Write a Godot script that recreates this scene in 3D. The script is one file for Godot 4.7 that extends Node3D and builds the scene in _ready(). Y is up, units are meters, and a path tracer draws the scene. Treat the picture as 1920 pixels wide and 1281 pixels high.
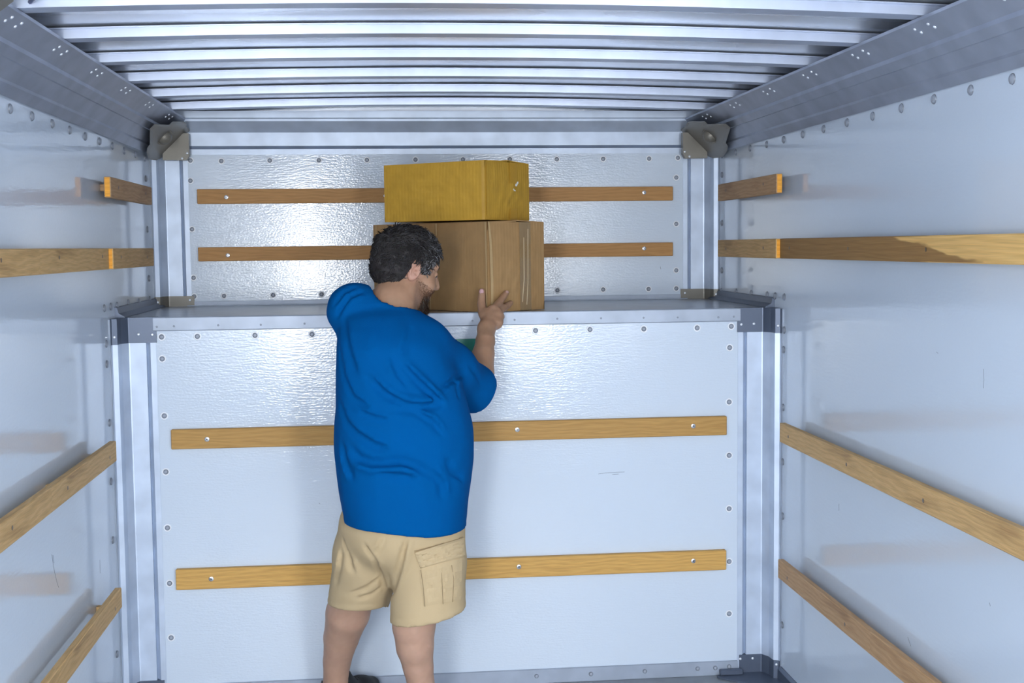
extends Node3D
# Inside of a moving-van body: lower bulkhead at z = 0, an over-cab shelf behind it, the open rear doors behind the camera.
# x runs across the van (side walls at +-HALF), y up from the floor, z back towards the open doors.

const HALF := 1.158
const ATTIC := -0.84      # the upper front wall
const SHELF := 1.344
const REAR := 5.3         # the open back of the body
const FOCAL := 2369.74    # in pixels of the 1920 x 1281 frame
const EYE := Vector3(-0.2404, 1.5755, 4.4289)
const TURN := Vector3(-0.0754, -0.1004, -0.0107)

const LAMPS := [[Vector3(-0.86, 1.45, 4.95), 7.0], [Vector3(0.84, 1.45, 4.95), 5.0]]

var cam_basis := Basis.from_euler(TURN)
var rng := RandomNumberGenerator.new()
var taken := {}
var M := {}

# ------------------------------------------------------------------ geometry collector
class Geo:
	var v := PackedVector3Array()
	var n := PackedVector3Array()
	var c := PackedColorArray()
	var uv := PackedVector2Array()
	var uv2 := PackedVector2Array()
	var col := Color(1, 1, 1)
	func put(p: Vector3, nn: Vector3, u := Vector2.ZERO, u2 := Vector2.ZERO) -> void:
		v.append(p); n.append(nn); c.append(col); uv.append(u); uv2.append(u2)
	# a flat face (3 or more corners, convex) that looks towards hint
	func face(p: Array, hint: Vector3, u: Array = []) -> void:
		var nn: Vector3 = ((p[1] - p[0]) as Vector3).cross(p[2] - p[0])
		if nn.length_squared() < 1e-16 and p.size() > 3:
			nn = ((p[2] - p[0]) as Vector3).cross(p[3] - p[0])
		nn = nn.normalized()
		var flip := nn.dot(hint) < 0.0
		if flip: nn = -nn
		for i in range(1, p.size() - 1):
			var q := [0, i, i + 1] if flip else [0, i + 1, i]
			for k in q: put(p[k], nn, u[k] if u.size() > 0 else Vector2.ZERO)
	# smooth quad with a normal at each corner
	func squad(p: Array, nn: Array, u: Array = []) -> void:
		var g: Vector3 = ((p[1] - p[0]) as Vector3).cross(p[2] - p[0])
		if g.length_squared() < 1e-18: g = ((p[2] - p[0]) as Vector3).cross(p[3] - p[0])
		var flip := g.dot(nn[0] + nn[2]) < 0.0
		var order := [0, 1, 2, 0, 2, 3] if flip else [0, 2, 1, 0, 3, 2]
		for k in order: put(p[k], nn[k], u[k] if u.size() > 0 else Vector2.ZERO)
	# box with chamfered edges; uv in metres, u along the local x axis
	func box(t: Transform3D, size: Vector3, bevel := 0.001) -> void:
		var h := size * 0.5
		bevel = minf(bevel, minf(h.x, minf(h.y, h.z)) * 0.45)
		var corner := func(s: Vector3, a: int) -> Vector3:
			var q := (h - Vector3.ONE * bevel) * s
			q[a] = h[a] * s[a]
			return q
		var uvof := func(q: Vector3, a: int) -> Vector2:
			if a == 0: return Vector2(q.z, q.y)
			if a == 1: return Vector2(q.x, q.z)
			return Vector2(q.x, q.y)
		for a in 3:
			var b := (a + 1) % 3
			var d := (a + 2) % 3
			for sa in [-1.0, 1.0]:
				var ps := []; var us := []
				for k in [[-1.0, -1.0], [1.0, -1.0], [1.0, 1.0], [-1.0, 1.0]]:
					var s := Vector3.ZERO
					s[a] = sa; s[b] = k[0]; s[d] = k[1]
					var q: Vector3 = corner.call(s, a)
					ps.append(t * q); us.append(uvof.call(q, a))
				var out := Vector3.ZERO
				out[a] = sa
				face(ps, t.basis * out, us)
				if bevel > 0.0:
					for sb in [-1.0, 1.0]:
						var s1 := Vector3.ZERO; s1[a] = sa; s1[b] = sb; s1[d] = -1.0
						var s2 := s1; s2[d] = 1.0
						var q1: Vector3 = corner.call(s1, a); var q2: Vector3 = corner.call(s2, a)
						var q3: Vector3 = corner.call(s2, b); var q4: Vector3 = corner.call(s1, b)
						var o2 := Vector3.ZERO; o2[a] = sa; o2[b] = sb
						face([t * q1, t * q2, t * q3, t * q4], t.basis * o2, [uvof.call(q1, a), uvof.call(q2, a), uvof.call(q3, a), uvof.call(q4, a)])
		if bevel > 0.0:
			for sx in [-1.0, 1.0]:
				for sy in [-1.0, 1.0]:
					for sz in [-1.0, 1.0]:
						var s := Vector3(sx, sy, sz)
						face([t * (corner.call(s, 0) as Vector3), t * (corner.call(s, 1) as Vector3), t * (corner.call(s, 2) as Vector3)], t.basis * s)
	func slab(lo: Vector3, hi: Vector3, bevel := 0.001) -> void:
		box(Transform3D(Basis(), (lo + hi) * 0.5), hi - lo, bevel)
	# closed outline (in the plane of ax and ay through o) swept along path
	func extrude(poly: PackedVector2Array, o: Vector3, ax: Vector3, ay: Vector3, path: Vector3, caps := true) -> void:
		var area := 0.0
		for i in poly.size():
			area += poly[i].cross(poly[(i + 1) % poly.size()])
		var along := 0.0
		var len := path.length()
		for i in poly.size():
			var a := poly[i]; var b := poly[(i + 1) % poly.size()]
			var e := b - a
			if e.length() < 1e-7: continue
			var n2 := Vector2(e.y, -e.x) * signf(area)
			var pa := o + ax * a.x + ay * a.y; var pb := o + ax * b.x + ay * b.y
			face([pa, pb, pb + path, pa + path], ax * n2.x + ay * n2.y, [Vector2(0, along), Vector2(0, along + e.length()), Vector2(len, along + e.length()), Vector2(len, along)])
			along += e.length()
		if caps:
			var idx := Geometry2D.triangulate_polygon(poly)
			for i in range(0, idx.size(), 3):
				var q := []; var us := []
				for k in 3:
					var w := poly[idx[i + k]]
					q.append(o + ax * w.x + ay * w.y); us.append(w)
				face(q, -path, us)
				face([q[0] + path, q[1] + path, q[2] + path], path, us)
	# profile of (radius, height) spun about the y axis of t
	func lathe(t: Transform3D, prof: Array, seg := 12, cols: Array = []) -> void:
		for i in prof.size() - 1:
			var a: Vector2 = prof[i]; var b: Vector2 = prof[i + 1]
			if cols.size() > 0: col = cols[mini(i, cols.size() - 1)]
			var e := b - a
			var slope := Vector2(e.y, -e.x).normalized()
			if slope.y < 0.0 and a.y <= b.y and e.x < 0.0: slope = -slope
			for k in seg:
				var a0 := TAU * k / seg; var a1 := TAU * (k + 1) / seg
				var d0 := Vector3(cos(a0), 0, sin(a0)); var d1 := Vector3(cos(a1), 0, sin(a1))
				var n0 := (d0 * slope.x + Vector3.UP * slope.y).normalized(); var n1 := (d1 * slope.x + Vector3.UP * slope.y).normalized()
				squad([t * (d0 * a.x + Vector3.UP * a.y), t * (d1 * a.x + Vector3.UP * a.y), t * (d1 * b.x + Vector3.UP * b.y), t * (d0 * b.x + Vector3.UP * b.y)],
					[t.basis * n0, t.basis * n1, t.basis * n1, t.basis * n0])
		if cols.size() > 0: col = Color(1, 1, 1)
	func tube(pts: Array, r: Array, seg := 8) -> void:
		var rings := []; var norms := []
		var ref := Vector3.UP
		for i in pts.size():
			var d: Vector3 = (pts[mini(i + 1, pts.size() - 1)] - pts[maxi(i - 1, 0)]).normalized()
			var sx := d.cross(ref)
			if sx.length() < 0.1: sx = d.cross(Vector3.RIGHT)
			sx = sx.normalized()
			var sy := sx.cross(d).normalized()
			ref = sy
			var ring := []; var nr := []
			for k in seg:
				var w := TAU * k / seg
				var dir := sx * cos(w) + sy * sin(w)
				ring.append(pts[i] + dir * r[i]); nr.append(dir)
			rings.append(ring); norms.append(nr)
		for i in pts.size() - 1:
			for k in seg:
				var k2 := (k + 1) % seg
				squad([rings[i][k], rings[i][k2], rings[i + 1][k2], rings[i + 1][k]], [norms[i][k], norms[i][k2], norms[i + 1][k2], norms[i + 1][k]])
		face(rings[0], pts[0] - pts[1]); face(rings[-1], pts[-1] - pts[-2])
	func mesh() -> ArrayMesh:
		var a := []
		a.resize(Mesh.ARRAY_MAX)
		a[Mesh.ARRAY_VERTEX] = v; a[Mesh.ARRAY_NORMAL] = n; a[Mesh.ARRAY_COLOR] = c; a[Mesh.ARRAY_TEX_UV] = uv; a[Mesh.ARRAY_TEX_UV2] = uv2
		var m := ArrayMesh.new()
		m.add_surface_from_arrays(Mesh.PRIMITIVE_TRIANGLES, a)
		return m

# ------------------------------------------------------------------ pixels of the photograph to places on planes
func ray(px: float, py: float) -> Vector3:
	return cam_basis * Vector3((px - 960.0) / FOCAL, -(py - 640.5) / FOCAL, -1.0)
func on_x(px: float, py: float, x: float) -> Vector3:
	var d := ray(px, py); return EYE + d * ((x - EYE.x) / d.x)
func on_y(px: float, py: float, y: float) -> Vector3:
	var d := ray(px, py); return EYE + d * ((y - EYE.y) / d.y)
func on_z(px: float, py: float, z: float) -> Vector3:
	var d := ray(px, py); return EYE + d * ((z - EYE.z) / d.z)

# ------------------------------------------------------------------ nodes
func numbered(called: String) -> String:
	if not taken.has(called):
		taken[called] = 0
		return called
	taken[called] += 1
	return "%s_%03d" % [called, taken[called]]
func tag(o: Node3D, label: String, category: String, group := "") -> Node3D:
	o.set_meta("label", label); o.set_meta("category", category)
	if group: o.set_meta("group", group)
	return o
func thing(called: String, label: String, category: String, at := Vector3.ZERO, group := "") -> Node3D:
	var o := Node3D.new()
	o.name = numbered(called); add_child(o); o.position = at
	return tag(o, label, category, group)
func inst(called: String, m: Mesh, mat: Material, parent: Node3D, t := Transform3D()) -> MeshInstance3D:
	var o := MeshInstance3D.new()
	o.name = called; o.mesh = m; o.material_override = mat; o.transform = t
	o.cast_shadow = GeometryInstance3D.SHADOW_CASTING_SETTING_ON
	parent.add_child(o, true)
	return o
func part(called: String, g: Geo, mat: Material, parent: Node3D) -> MeshInstance3D:
	return inst(called, g.mesh(), mat, parent)
func struct(called: String, g: Geo, mat: Material) -> MeshInstance3D:
	var o := inst(called, g.mesh(), mat, self)
	o.set_meta("kind", "structure")
	return o

# ------------------------------------------------------------------ materials
func noise(freq: float, sd: int, oct := 3, type := FastNoiseLite.TYPE_SIMPLEX_SMOOTH) -> FastNoiseLite:
	var f := FastNoiseLite.new()
	f.seed = sd; f.frequency = freq; f.fractal_octaves = oct; f.noise_type = type
	return f
func std(albedo: Color, rough: float, metal := 0.0) -> StandardMaterial3D:
	var m := StandardMaterial3D.new()
	m.albedo_color = albedo; m.roughness = rough; m.metallic = metal
	return m
func tex(im: Image) -> ImageTexture:
	return ImageTexture.create_from_image(im)
# grey height picture that repeats, sampled from stretched noise
func height_image(w: int, h: int, fx: float, fy: float, sd: int, oct := 3) -> Image:
	var im := Image.create(w, h, false, Image.FORMAT_RGBA8)
	var f := noise(1.0, sd, oct)
	for y in h:
		for x in w:
			# torus mapping keeps the edges matched
			var a := TAU * x / w; var b := TAU * y / h
			var q := f.get_noise_3d(cos(a) * fx + 3.1, sin(a) * fx, cos(b) * fy) * 0.5 + f.get_noise_3d(sin(b) * fy, cos(a) * fx, sin(a) * fx + 9.7) * 0.5
			var g := clampf(0.5 + q, 0, 1)
			im.set_pixel(x, y, Color(g, g, g))
	return im
func ripple_normal(strength: float) -> Image:
	# rolled fibreglass skin: short level ripples and small pimples
	var w := 512
	var im := Image.create(w, w, false, Image.FORMAT_RGBA8)
	var f := noise(0.012, 5, 2)
	var p := noise(0.05, 9, 2)
	for y in w:
		for x in w:
			var wrap := 1.0
			var val := 0.0
			for k in 2:
				var xx := x - k * w
				var blend := float(x) / w
				var share := (1.0 - blend) if k == 0 else blend
				val += share * (0.55 * f.get_noise_2d(xx * 1.2, y * 9.0 + 40.0 * sin(TAU * y / w)) + 0.45 * p.get_noise_2d(xx * 1.3, y * 2.0))
			var ys := float(y) / w
			wrap = 1.0 - 0.0 * ys
			var g := clampf(0.5 + 0.5 * val * wrap, 0, 1)
			im.set_pixel(x, y, Color(g, g, g))
	im.bump_map_to_normal_map(strength)
	return im
func wood_image(sd: int, stain: int) -> Image:
	var w := 1024; var h := 96
	var im := Image.create(w, h, false, Image.FORMAT_RGBA8)
	var f := noise(0.004, sd, 3)
	var g := noise(0.02, sd + 7, 2)
	var grain := noise(0.06, sd + 3, 2)
	for y in h:
		for x in w:
			var bend := f.get_noise_2d(x * 1.0, y * 1.5) * 26.0
			var ring := 0.5 + 0.5 * sin((y + bend) * 0.33 + g.get_noise_2d(x * 0.3, y) * 1.6)
			var fine := grain.get_noise_2d(x * 0.35, y * 9.0)
			var k := 0.93 + 0.05 * ring + 0.11 * fine
			var tone := Color(k, k * (0.985 + 0.02 * ring), k * (0.95 + 0.05 * ring))
			if stain == 1:
				# weathered board: an oblique edge between grey-brown and fresh yellow wood
				var e := smoothstep(-7.0, 7.0, (x - 285.0) - (92.0 - y) * 1.45 + f.get_noise_2d(x * 4.0, y * 4.0) * 26.0)
				tone = (tone * Color(0.68, 0.64, 0.62)).lerp(tone, e)
			elif stain == 2:
				# grime rubbed into the face in patches
				var d := 0.5 * smoothstep(0.0, 0.6, f.get_noise_2d(x * 0.9 + 300.0, y * 1.6))
				tone = tone.lerp(tone * Color(0.70, 0.66, 0.62), d)
			tone.a = 1.0
			im.set_pixel(x, y, tone)
	return im
func wood(albedo: Color, im: ImageTexture, rough := 0.62) -> StandardMaterial3D:
	var m := std(albedo, rough)
	m.albedo_texture = im
	m.uv1_scale = Vector3(0.5, 13.0, 1)
	m.uv1_offset = Vector3(0.5, 0.5, 0)
	return m
func make_materials() -> void:
	var ripple := tex(ripple_normal(7.0))
	M.panel = std(Color(0.825, 0.87, 0.92), 0.13)
	M.panel.normal_enabled = true; M.panel.normal_texture = ripple; M.panel.normal_scale = 0.11
	M.panel.uv1_scale = Vector3(2.4, 2.4, 1)
	M.panel_side = std(Color(0.825, 0.87, 0.92), 0.07)
	M.panel_side.normal_enabled = true; M.panel_side.normal_texture = ripple; M.panel_side.normal_scale = 0.03
	M.panel_side.uv1_scale = Vector3(1.55, 1.55, 1)
	var brushed := NoiseTexture2D.new()
	brushed.width = 256; brushed.height = 256; brushed.seamless = true; brushed.noise = noise(0.03, 21)
	var ramp := Gradient.new()
	ramp.colors = PackedColorArray([Color(0.90, 0.90, 0.90), Color(1, 1, 1)]); ramp.offsets = PackedFloat32Array([0, 1])
	brushed.color_ramp = ramp
	M.post = std(Color(0.82, 0.87, 0.94), 0.42, 0.30); M.post.albedo_texture = brushed
	M.rail = std(Color(0.67, 0.70, 0.76), 0.42, 0.6); M.rail.albedo_texture = brushed
	M.bow = std(Color(0.80, 0.84, 0.92), 0.34, 0.5); M.bow.albedo_texture = brushed
	M.sheet = std(Color(0.84, 0.86, 0.89), 0.27, 0.65)
	M.shelf = std(Color(0.70, 0.72, 0.75), 0.28, 0.8); M.shelf.albedo_texture = brushed
	M.lip = std(Color(0.68, 0.72, 0.78), 0.45, 0.30); M.lip.albedo_texture = brushed
	M.cast = std(Color(0.50, 0.485, 0.45), 0.42, 0.25)
	M.bracket = std(Color(0.36, 0.40, 0.47), 0.42, 0.35)
	M.floor = std(Color(0.62, 0.64, 0.66), 0.45, 0.4); M.floor.albedo_texture = brushed
	M.rivet = std(Color(1, 1, 1), 0.35); M.rivet.vertex_color_use_as_albedo = true
	M.rivet_bright = std(Color(0.92, 0.94, 0.97), 0.3, 0.4)
	M.metal = std(Color(0.80, 0.81, 0.83), 0.3, 0.8); M.metal.vertex_color_use_as_albedo = true
	M.scuff = std(Color(0.40, 0.43, 0.48), 0.8)
	M.hole = std(Color(0.16, 0.11, 0.07), 0.8)
	M.green = std(Color(0.0, 0.47, 0.40), 0.3)
	M.cable = std(Color(0.20, 0.24, 0.42), 0.4)
	var wp := tex(wood_image(11, 0)); var wq := tex(wood_image(58, 0)); var wr := tex(wood_image(71, 0)); var ws := tex(wood_image(23, 1)); var wg := tex(wood_image(37, 2))
	M.wood_attic = wood(Color(0.76, 0.56, 0.33), wp)
	M.wood_mid = wood(Color(0.76, 0.585, 0.32), wq)
	M.wood_low = wood(Color(0.86, 0.67, 0.365), wr)
	M.wood_side = wood(Color(0.88, 0.72, 0.49), wg)
	M.wood_brown = wood(Color(0.80, 0.64, 0.47), wg)
	M.wood_stain = wood(Color(0.95, 0.77, 0.48), ws)
	M.wood_stain.uv1_scale = Vector3(0.25, 13.0, 1)
	M.wood_end = wood(Color(0.98, 0.68, 0.22), wp)
	# cardboard: fine upright flutes and mottled fibre
	var card := NoiseTexture2D.new()
	card.width = 512; card.height = 512; card.seamless = true; card.noise = noise(0.012, 33, 4)
	var cr := Gradient.new()
	cr.colors = PackedColorArray([Color(0.955, 0.955, 0.95), Color(1, 1, 1)]); cr.offsets = PackedFloat32Array([0.2, 0.8])
	card.color_ramp = cr
	var flute := tex(flute_normal())
	for d in [["card_brown", Color(0.69, 0.545, 0.36)], ["card_yellow", Color(0.80, 0.62, 0.21)], ["card_edge", Color(0.78, 0.66, 0.48)], ["card_yellow_edge", Color(0.84, 0.66, 0.30)]]:
		var m := std(d[1], 0.72)
		m.albedo_texture = card; m.uv1_scale = Vector3(2.2, 2.2, 1)
		m.normal_enabled = true; m.normal_texture = flute; m.normal_scale = 0.25
		M[d[0]] = m
	M.tape = std(Color(0.72, 0.62, 0.45, 0.28), 0.10); M.tape.transparency = BaseMaterial3D.TRANSPARENCY_ALPHA
	M.tape_glint = std(Color(0.80, 0.73, 0.61), 0.15)  # pale colour that paints the glints on the clear tape
	M.tape_yellow = std(Color(0.76, 0.58, 0.19), 0.35)
	M.paper = std(Color(0.93, 0.92, 0.88), 0.8)
	# cloth
	var weave := NoiseTexture2D.new()
	weave.width = 256; weave.height = 256; weave.seamless = true; weave.noise = noise(0.18, 44, 2); weave.as_normal_map = true; weave.bump_strength = 2.0
	M.shirt = std(Color(0.0, 0.325, 0.575), 0.9); M.shirt.metallic_specular = 0.15; M.shirt.normal_enabled = true; M.shirt.normal_texture = weave; M.shirt.normal_scale = 0.18
	M.shirt.uv1_triplanar = true; M.shirt.uv1_scale = Vector3(6, 6, 6)
	M.shorts = std(Color(0.76, 0.67, 0.52), 0.9); M.shorts.normal_enabled = true; M.shorts.normal_texture = weave; M.shorts.normal_scale = 0.2
	M.shorts.uv1_triplanar = true; M.shorts.uv1_scale = Vector3(8, 8, 8)
	M.stitch = std(Color(0.60, 0.52, 0.39), 0.9)
	M.skin = std(Color(1, 1, 1), 0.5); M.skin.vertex_color_use_as_albedo = true
	M.skin.subsurf_scatter_enabled = true; M.skin.subsurf_scatter_strength = 0.08
	M.hair = std(Color(1, 1, 1), 0.65); M.hair.vertex_color_use_as_albedo = true
	M.shoe = std(Color(0.04, 0.04, 0.045), 0.6)
	M.glow = std(Color(1, 1, 1), 0.6); M.glow.emission_enabled = true; M.glow.emission = Color(0.98, 0.99, 1.0); M.glow.emission_energy_multiplier = 1.5
	M.sole = std(Color(0.12, 0.12, 0.12), 0.7)
func flute_normal() -> Image:
	var im := Image.create(256, 64, false, Image.FORMAT_RGBA8)
	var f := noise(0.05, 61, 2)
	for y in 64:
		for x in 256:
			var g := clampf(0.5 + 0.22 * sin(TAU * x / 256.0 * 32.0) + 0.3 * f.get_noise_2d(x, y), 0, 1)
			im.set_pixel(x, y, Color(g, g, g))
	im.bump_map_to_normal_map(1.5)
	return im

# ------------------------------------------------------------------ set-up
func _ready() -> void:
	rng.seed = 4
	var cam := Camera3D.new()
	cam.name = "camera"
	cam.fov = rad_to_deg(2.0 * atan(640.5 / FOCAL))
	cam.position = EYE; cam.rotation = TURN; cam.near = 0.05; cam.far = 200.0
	add_child(cam); cam.current = true
	var sky_mat := ProceduralSkyMaterial.new()
	sky_mat.sky_top_color = Color(0.82, 0.87, 0.96); sky_mat.sky_horizon_color = Color(0.89, 0.925, 0.97)
	sky_mat.ground_horizon_color = Color(0.62, 0.65, 0.70); sky_mat.ground_bottom_color = Color(0.50, 0.52, 0.56)
	sky_mat.sun_angle_max = 1.0
	var sky := Sky.new()
	sky.sky_material = sky_mat
	var env := Environment.new()
	env.background_mode = Environment.BG_SKY; env.sky = sky
	env.background_energy_multiplier = 4.0
	env.tonemap_mode = Environment.TONE_MAPPER_LINEAR
	env.tonemap_exposure = 0.94
	env.sdfgi_enabled = true; env.ssao_enabled = true; env.ssil_enabled = true
	var we := WorldEnvironment.new()
	we.name = "environment"; we.environment = env
	add_child(we)
	# two upright strip lamps at the open doors, one each side of the camera
	for q in LAMPS:
		var lamp := AreaLight3D.new()
		lamp.name = "strip_lamp_light"
		lamp.area_size = Vector2(0.40, 1.30)
		lamp.light_color = Color(0.98, 0.99, 1.0)
		lamp.light_energy = q[1]
		lamp.shadow_enabled = true
		lamp.look_at_from_position(q[0], Vector3(q[0].x * 0.15, 1.30, 0.0))
		lamp.set("area_range", 14.0); lamp.set("area_attenuation", 2.0)
		add_child(lamp, true)
	make_materials()
	build_van()
	build_rails()
	build_boxes()
	build_person()
	build_lamps()

# ------------------------------------------------------------------ the van body
func rivet_mesh(r: float, h: float, washer: float, seg := 10) -> Mesh:
	var g := Geo.new()
	var prof := []; var cols := []
	if washer > 0.0:
		prof = [Vector2(washer, 0.0), Vector2(washer * 0.94, 0.0012), Vector2(r * 1.12, 0.0012), Vector2(r * 1.05, 0.0004)]
		cols = [Color(0.86, 0.89, 0.93), Color(0.86, 0.89, 0.93), Color(0.20, 0.22, 0.26)]
	else:
		prof = [Vector2(r * 1.05, 0.0)]
	prof.append_array([Vector2(r, h * 0.45), Vector2(r * 0.72, h * 0.85), Vector2(r * 0.36, h), Vector2(0.00001, h)])
	cols.append_array([Color(0.17, 0.19, 0.23), Color(0.25, 0.28, 0.33), Color(0.32, 0.35, 0.41), Color(0.34, 0.37, 0.43)])
	g.lathe(Transform3D(), prof, seg, cols)
	return g.mesh()
func screw_mesh(r: float) -> Mesh:
	var g := Geo.new()
	g.lathe(Transform3D(), [Vector2(r * 1.06, 0.0), Vector2(r, 0.0016), Vector2(r * 0.55, 0.0026), Vector2(0.00001, 0.0027)], 12, [Color(0.22, 0.2, 0.18), Color(0.86, 0.87, 0.88), Color(0.80, 0.81, 0.82)])
	g.col = Color(0.06, 0.06, 0.06)
	for a in [0.6, 0.6 + PI / 2]:
		g.box(Transform3D(Basis(Vector3.UP, a), Vector3(0, 0.0026, 0)), Vector3(r * 1.05, 0.0008, r * 0.24), 0.0)
	return g.mesh()
const TO_Z := Basis(Vector3(1, 0, 0), Vector3(0, 0, 1), Vector3(0, -1, 0))   # local up looks along +z
func facing(nrm: Vector3) -> Basis:
	if absf(nrm.z) > 0.9: return TO_Z
	var x := Vector3(0, 1, 0) if absf(nrm.y) < 0.9 else Vector3(1, 0, 0)
	return Basis(x, nrm, x.cross(nrm)).orthonormalized()
# posts and their brackets share one outline: o is the distance from the side wall, d the depth towards the rear
const POST := [[0.0, 0.088], [0.004, 0.088], [0.006, 0.080], [0.022, 0.074], [0.023, 0.068], [0.0265, 0.034], [0.044, 0.001], [0.048, 0.0], [0.102, 0.0], [0.1025, -0.018], [0.1155, -0.003], [0.116, 0.0], [0.135, 0.0]]
func post_outline(grow: float, upto: float) -> PackedVector2Array:
	var p := PackedVector2Array()
	for q in POST:
		if q[0] > upto: break
		if grow > 0.0 and q[1] < -0.001: continue
		p.append(Vector2(q[0], q[1] + grow))
	if grow > 0.0: p.append(Vector2(upto, grow))
	p.append(Vector2(p[-1].x, -0.045)); p.append(Vector2(0.0, -0.045))
	return p

func build_van() -> void:
	var g := Geo.new()
	# side walls
	for s in [-1.0, 1.0]:
		g = Geo.new()
		var x: float = HALF * s
		var uvf := func(p: Vector3) -> Vector2: return Vector2(p.z * s, p.y)
		# inner skin, cut out below the over-cab shelf
		for r in [[ATTIC - 0.02, 0.0, SHELF, 2.0], [0.0, REAR, 0.0, 2.0]]:
			var q := [Vector3(x, r[2], r[0]), Vector3(x, r[2], r[1]), Vector3(x, r[3], r[1]), Vector3(x, r[3], r[0])]
			g.face(q, Vector3(-s, 0, 0), [uvf.call(q[0]), uvf.call(q[1]), uvf.call(q[2]), uvf.call(q[3])])
			var e := Vector3(s * 0.05, 0, 0)
			g.face([q[0] + e, q[1] + e, q[2] + e, q[3] + e], Vector3(s, 0, 0))
			for k in 4:
				var a: Vector3 = q[k]; var b: Vector3 = q[(k + 1) % 4]
				g.face([a, b, b + e, a + e], (a + b) * 0.5 - (q[0] + q[2]) * 0.5)
		var wall := struct("wall_left" if s < 0 else "wall_right", g, M.panel_side)
		# rivets along the top edge, the corner edges and the shelf edge
		var rm := rivet_mesh(0.0125, 0.007, 0.0)
		var spots := []
		if s < 0:
			for q in [[18, 204], [59, 218], [97, 232], [130, 244], [159, 256], [186, 265], [210, 274], [232, 283], [253, 290], [271, 297], [273, 335], [276, 430], [279, 522], [280, 561], [260, 566], [240, 568], [219, 573], [207, 575], [195, 578], [199, 645], [200, 683], [205, 793], [208, 903], [211, 1013], [219, 1227]]: spots.append(q)
		else:
			for q in [[1899, 148], [1821, 169], [1752, 186], [1691, 203], [1637, 218], [1589, 230], [1545, 242], [1506, 252], [1470, 262], [1438, 271], [1407, 278], [1380, 286], [1354, 291], [1354, 328], [1354, 418], [1354, 507], [1353, 546], [1381, 547], [1409, 550], [1439, 553], [1454, 555], [1471, 557], [1471, 619], [1470, 656], [1469, 764], [1468, 866], [1468, 968], [1467, 1172]]: spots.append(q)
		for q in spots:
			inst("rivet", rm, M.rivet, wall, Transform3D(facing(Vector3(-s, 0, 0)), on_x(q[0], q[1], x)))
		# bright edge strip where the skin ends at each corner post
		g = Geo.new()
		g.slab(Vector3(x - s * 0.0035 if s > 0 else x, 0.0, 0.0885), Vector3(x if s > 0 else x + 0.0035, SHELF, 0.100), 0.0006)
		g.slab(Vector3(x - s * 0.0035 if s > 0 else x, SHELF + 0.04, ATTIC + 0.0885), Vector3(x if s > 0 else x + 0.0035, 1.95, ATTIC + 0.100), 0.0006)
		part("edge_strip", g, M.lip, wall)
		# base angle along the floor
		g = Geo.new()
		var bo := PackedVector2Array([Vector2(0, 0), Vector2(0.012, 0), Vector2(0.012, 0.045), Vector2(0.004, 0.056), Vector2(0, 0.056)])
		g.extrude(bo, Vector3(x, 0, 0.094), Vector3(-s, 0, 0), Vector3.UP, Vector3(0, 0, REAR - 0.094))
		struct("baseboard_left" if s < 0 else "baseboard_right", g, M.bracket)
	# lower front wall (bulkhead) and the upper one over the cab
	g = Geo.new()
	var lo := Vector3(-1.03, 0.0, -0.02); var hi := Vector3(1.03, 1.30, -0.003)
	g.slab(lo, hi, 0.001)
	var front := struct("wall_front", g, M.panel)
	var rv := rivet_mesh(0.0082, 0.0045, 0.0138)
	for q in [[303, 632], [370, 631], [478, 629], [585, 627], [692, 625.5], [797, 624], [900, 622], [1004, 620], [1106, 618], [1207, 617], [1307, 615], [1371, 612], [304, 673], [308, 780], [311, 885], [314, 990], [318, 1094], [321, 1196], [1368, 652], [1367, 754], [1367, 854], [1367, 954], [1367, 1053], [1367, 1151]]:
		inst("rivet", rv, M.rivet, front, Transform3D(TO_Z, on_z(q[0], q[1], -0.003)))
	g = Geo.new()
	g.slab(Vector3(-1.024, 0.0, -0.003), Vector3(1.024, 0.052, 0.006), 0.0015)
	var kick := part("kick_plate", g, M.lip, front)
	var rk := rivet_mesh(0.0078, 0.006, 0.0)
	for q in [[703, 1279], [1006, 1268], [1108, 1264], [1209, 1259], [1308, 1254], [1341, 1252.5], [1367, 1250]]:
		inst("rivet", rk, M.rivet, kick, Transform3D(TO_Z, on_z(q[0], q[1], 0.006)))
	g = Geo.new()
	g.slab(Vector3(-1.04, SHELF - 0.01, ATTIC - 0.023), Vector3(1.04, 1.975, ATTIC - 0.003), 0.001)
	var attic := struct("wall_attic", g, M.panel)
	for q in [[357, 301], [415, 302], [506, 301], [598, 300.5], [688, 300], [779, 299.5], [868, 299], [956, 298.5], [1044, 298.5], [1131, 298], [1217, 297.5], [1271, 296], [357, 339], [360, 430], [363, 521], [364, 556], [420, 555], [512, 553.5], [603, 552], [692, 550.5], [780, 549], [868, 547], [956, 546], [1045, 544.5], [1131, 543], [1216, 542], [1268, 541], [1268, 333], [1268, 420], [1268, 507]]:
		inst("rivet", rv, M.rivet, attic, Transform3D(TO_Z, on_z(q[0], q[1], ATTIC - 0.003)))
	# shelf over the cab with its bright front lip
	g = Geo.new()
	g.slab(Vector3(-HALF, SHELF - 0.02, ATTIC - 0.02), Vector3(HALF, SHELF, 0.002), 0.001)
	var shelf := struct("floor_attic", g, M.shelf)
	g = Geo.new()
	var lp := PackedVector2Array([Vector2(-0.004, SHELF + 0.0012), Vector2(0.004, SHELF + 0.0012), Vector2(0.0065, SHELF - 0.002), Vector2(0.0065, SHELF - 0.044), Vector2(0.003, SHELF - 0.047), Vector2(-0.01, SHELF - 0.047), Vector2(-0.01, SHELF - 0.006)])
	g.extrude(lp, Vector3(-1.03, 0, 0), Vector3(0, 0, 1), Vector3.UP, Vector3(2.06, 0, 0))
	var lip := part("front_lip", g, M.lip, shelf)
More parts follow.
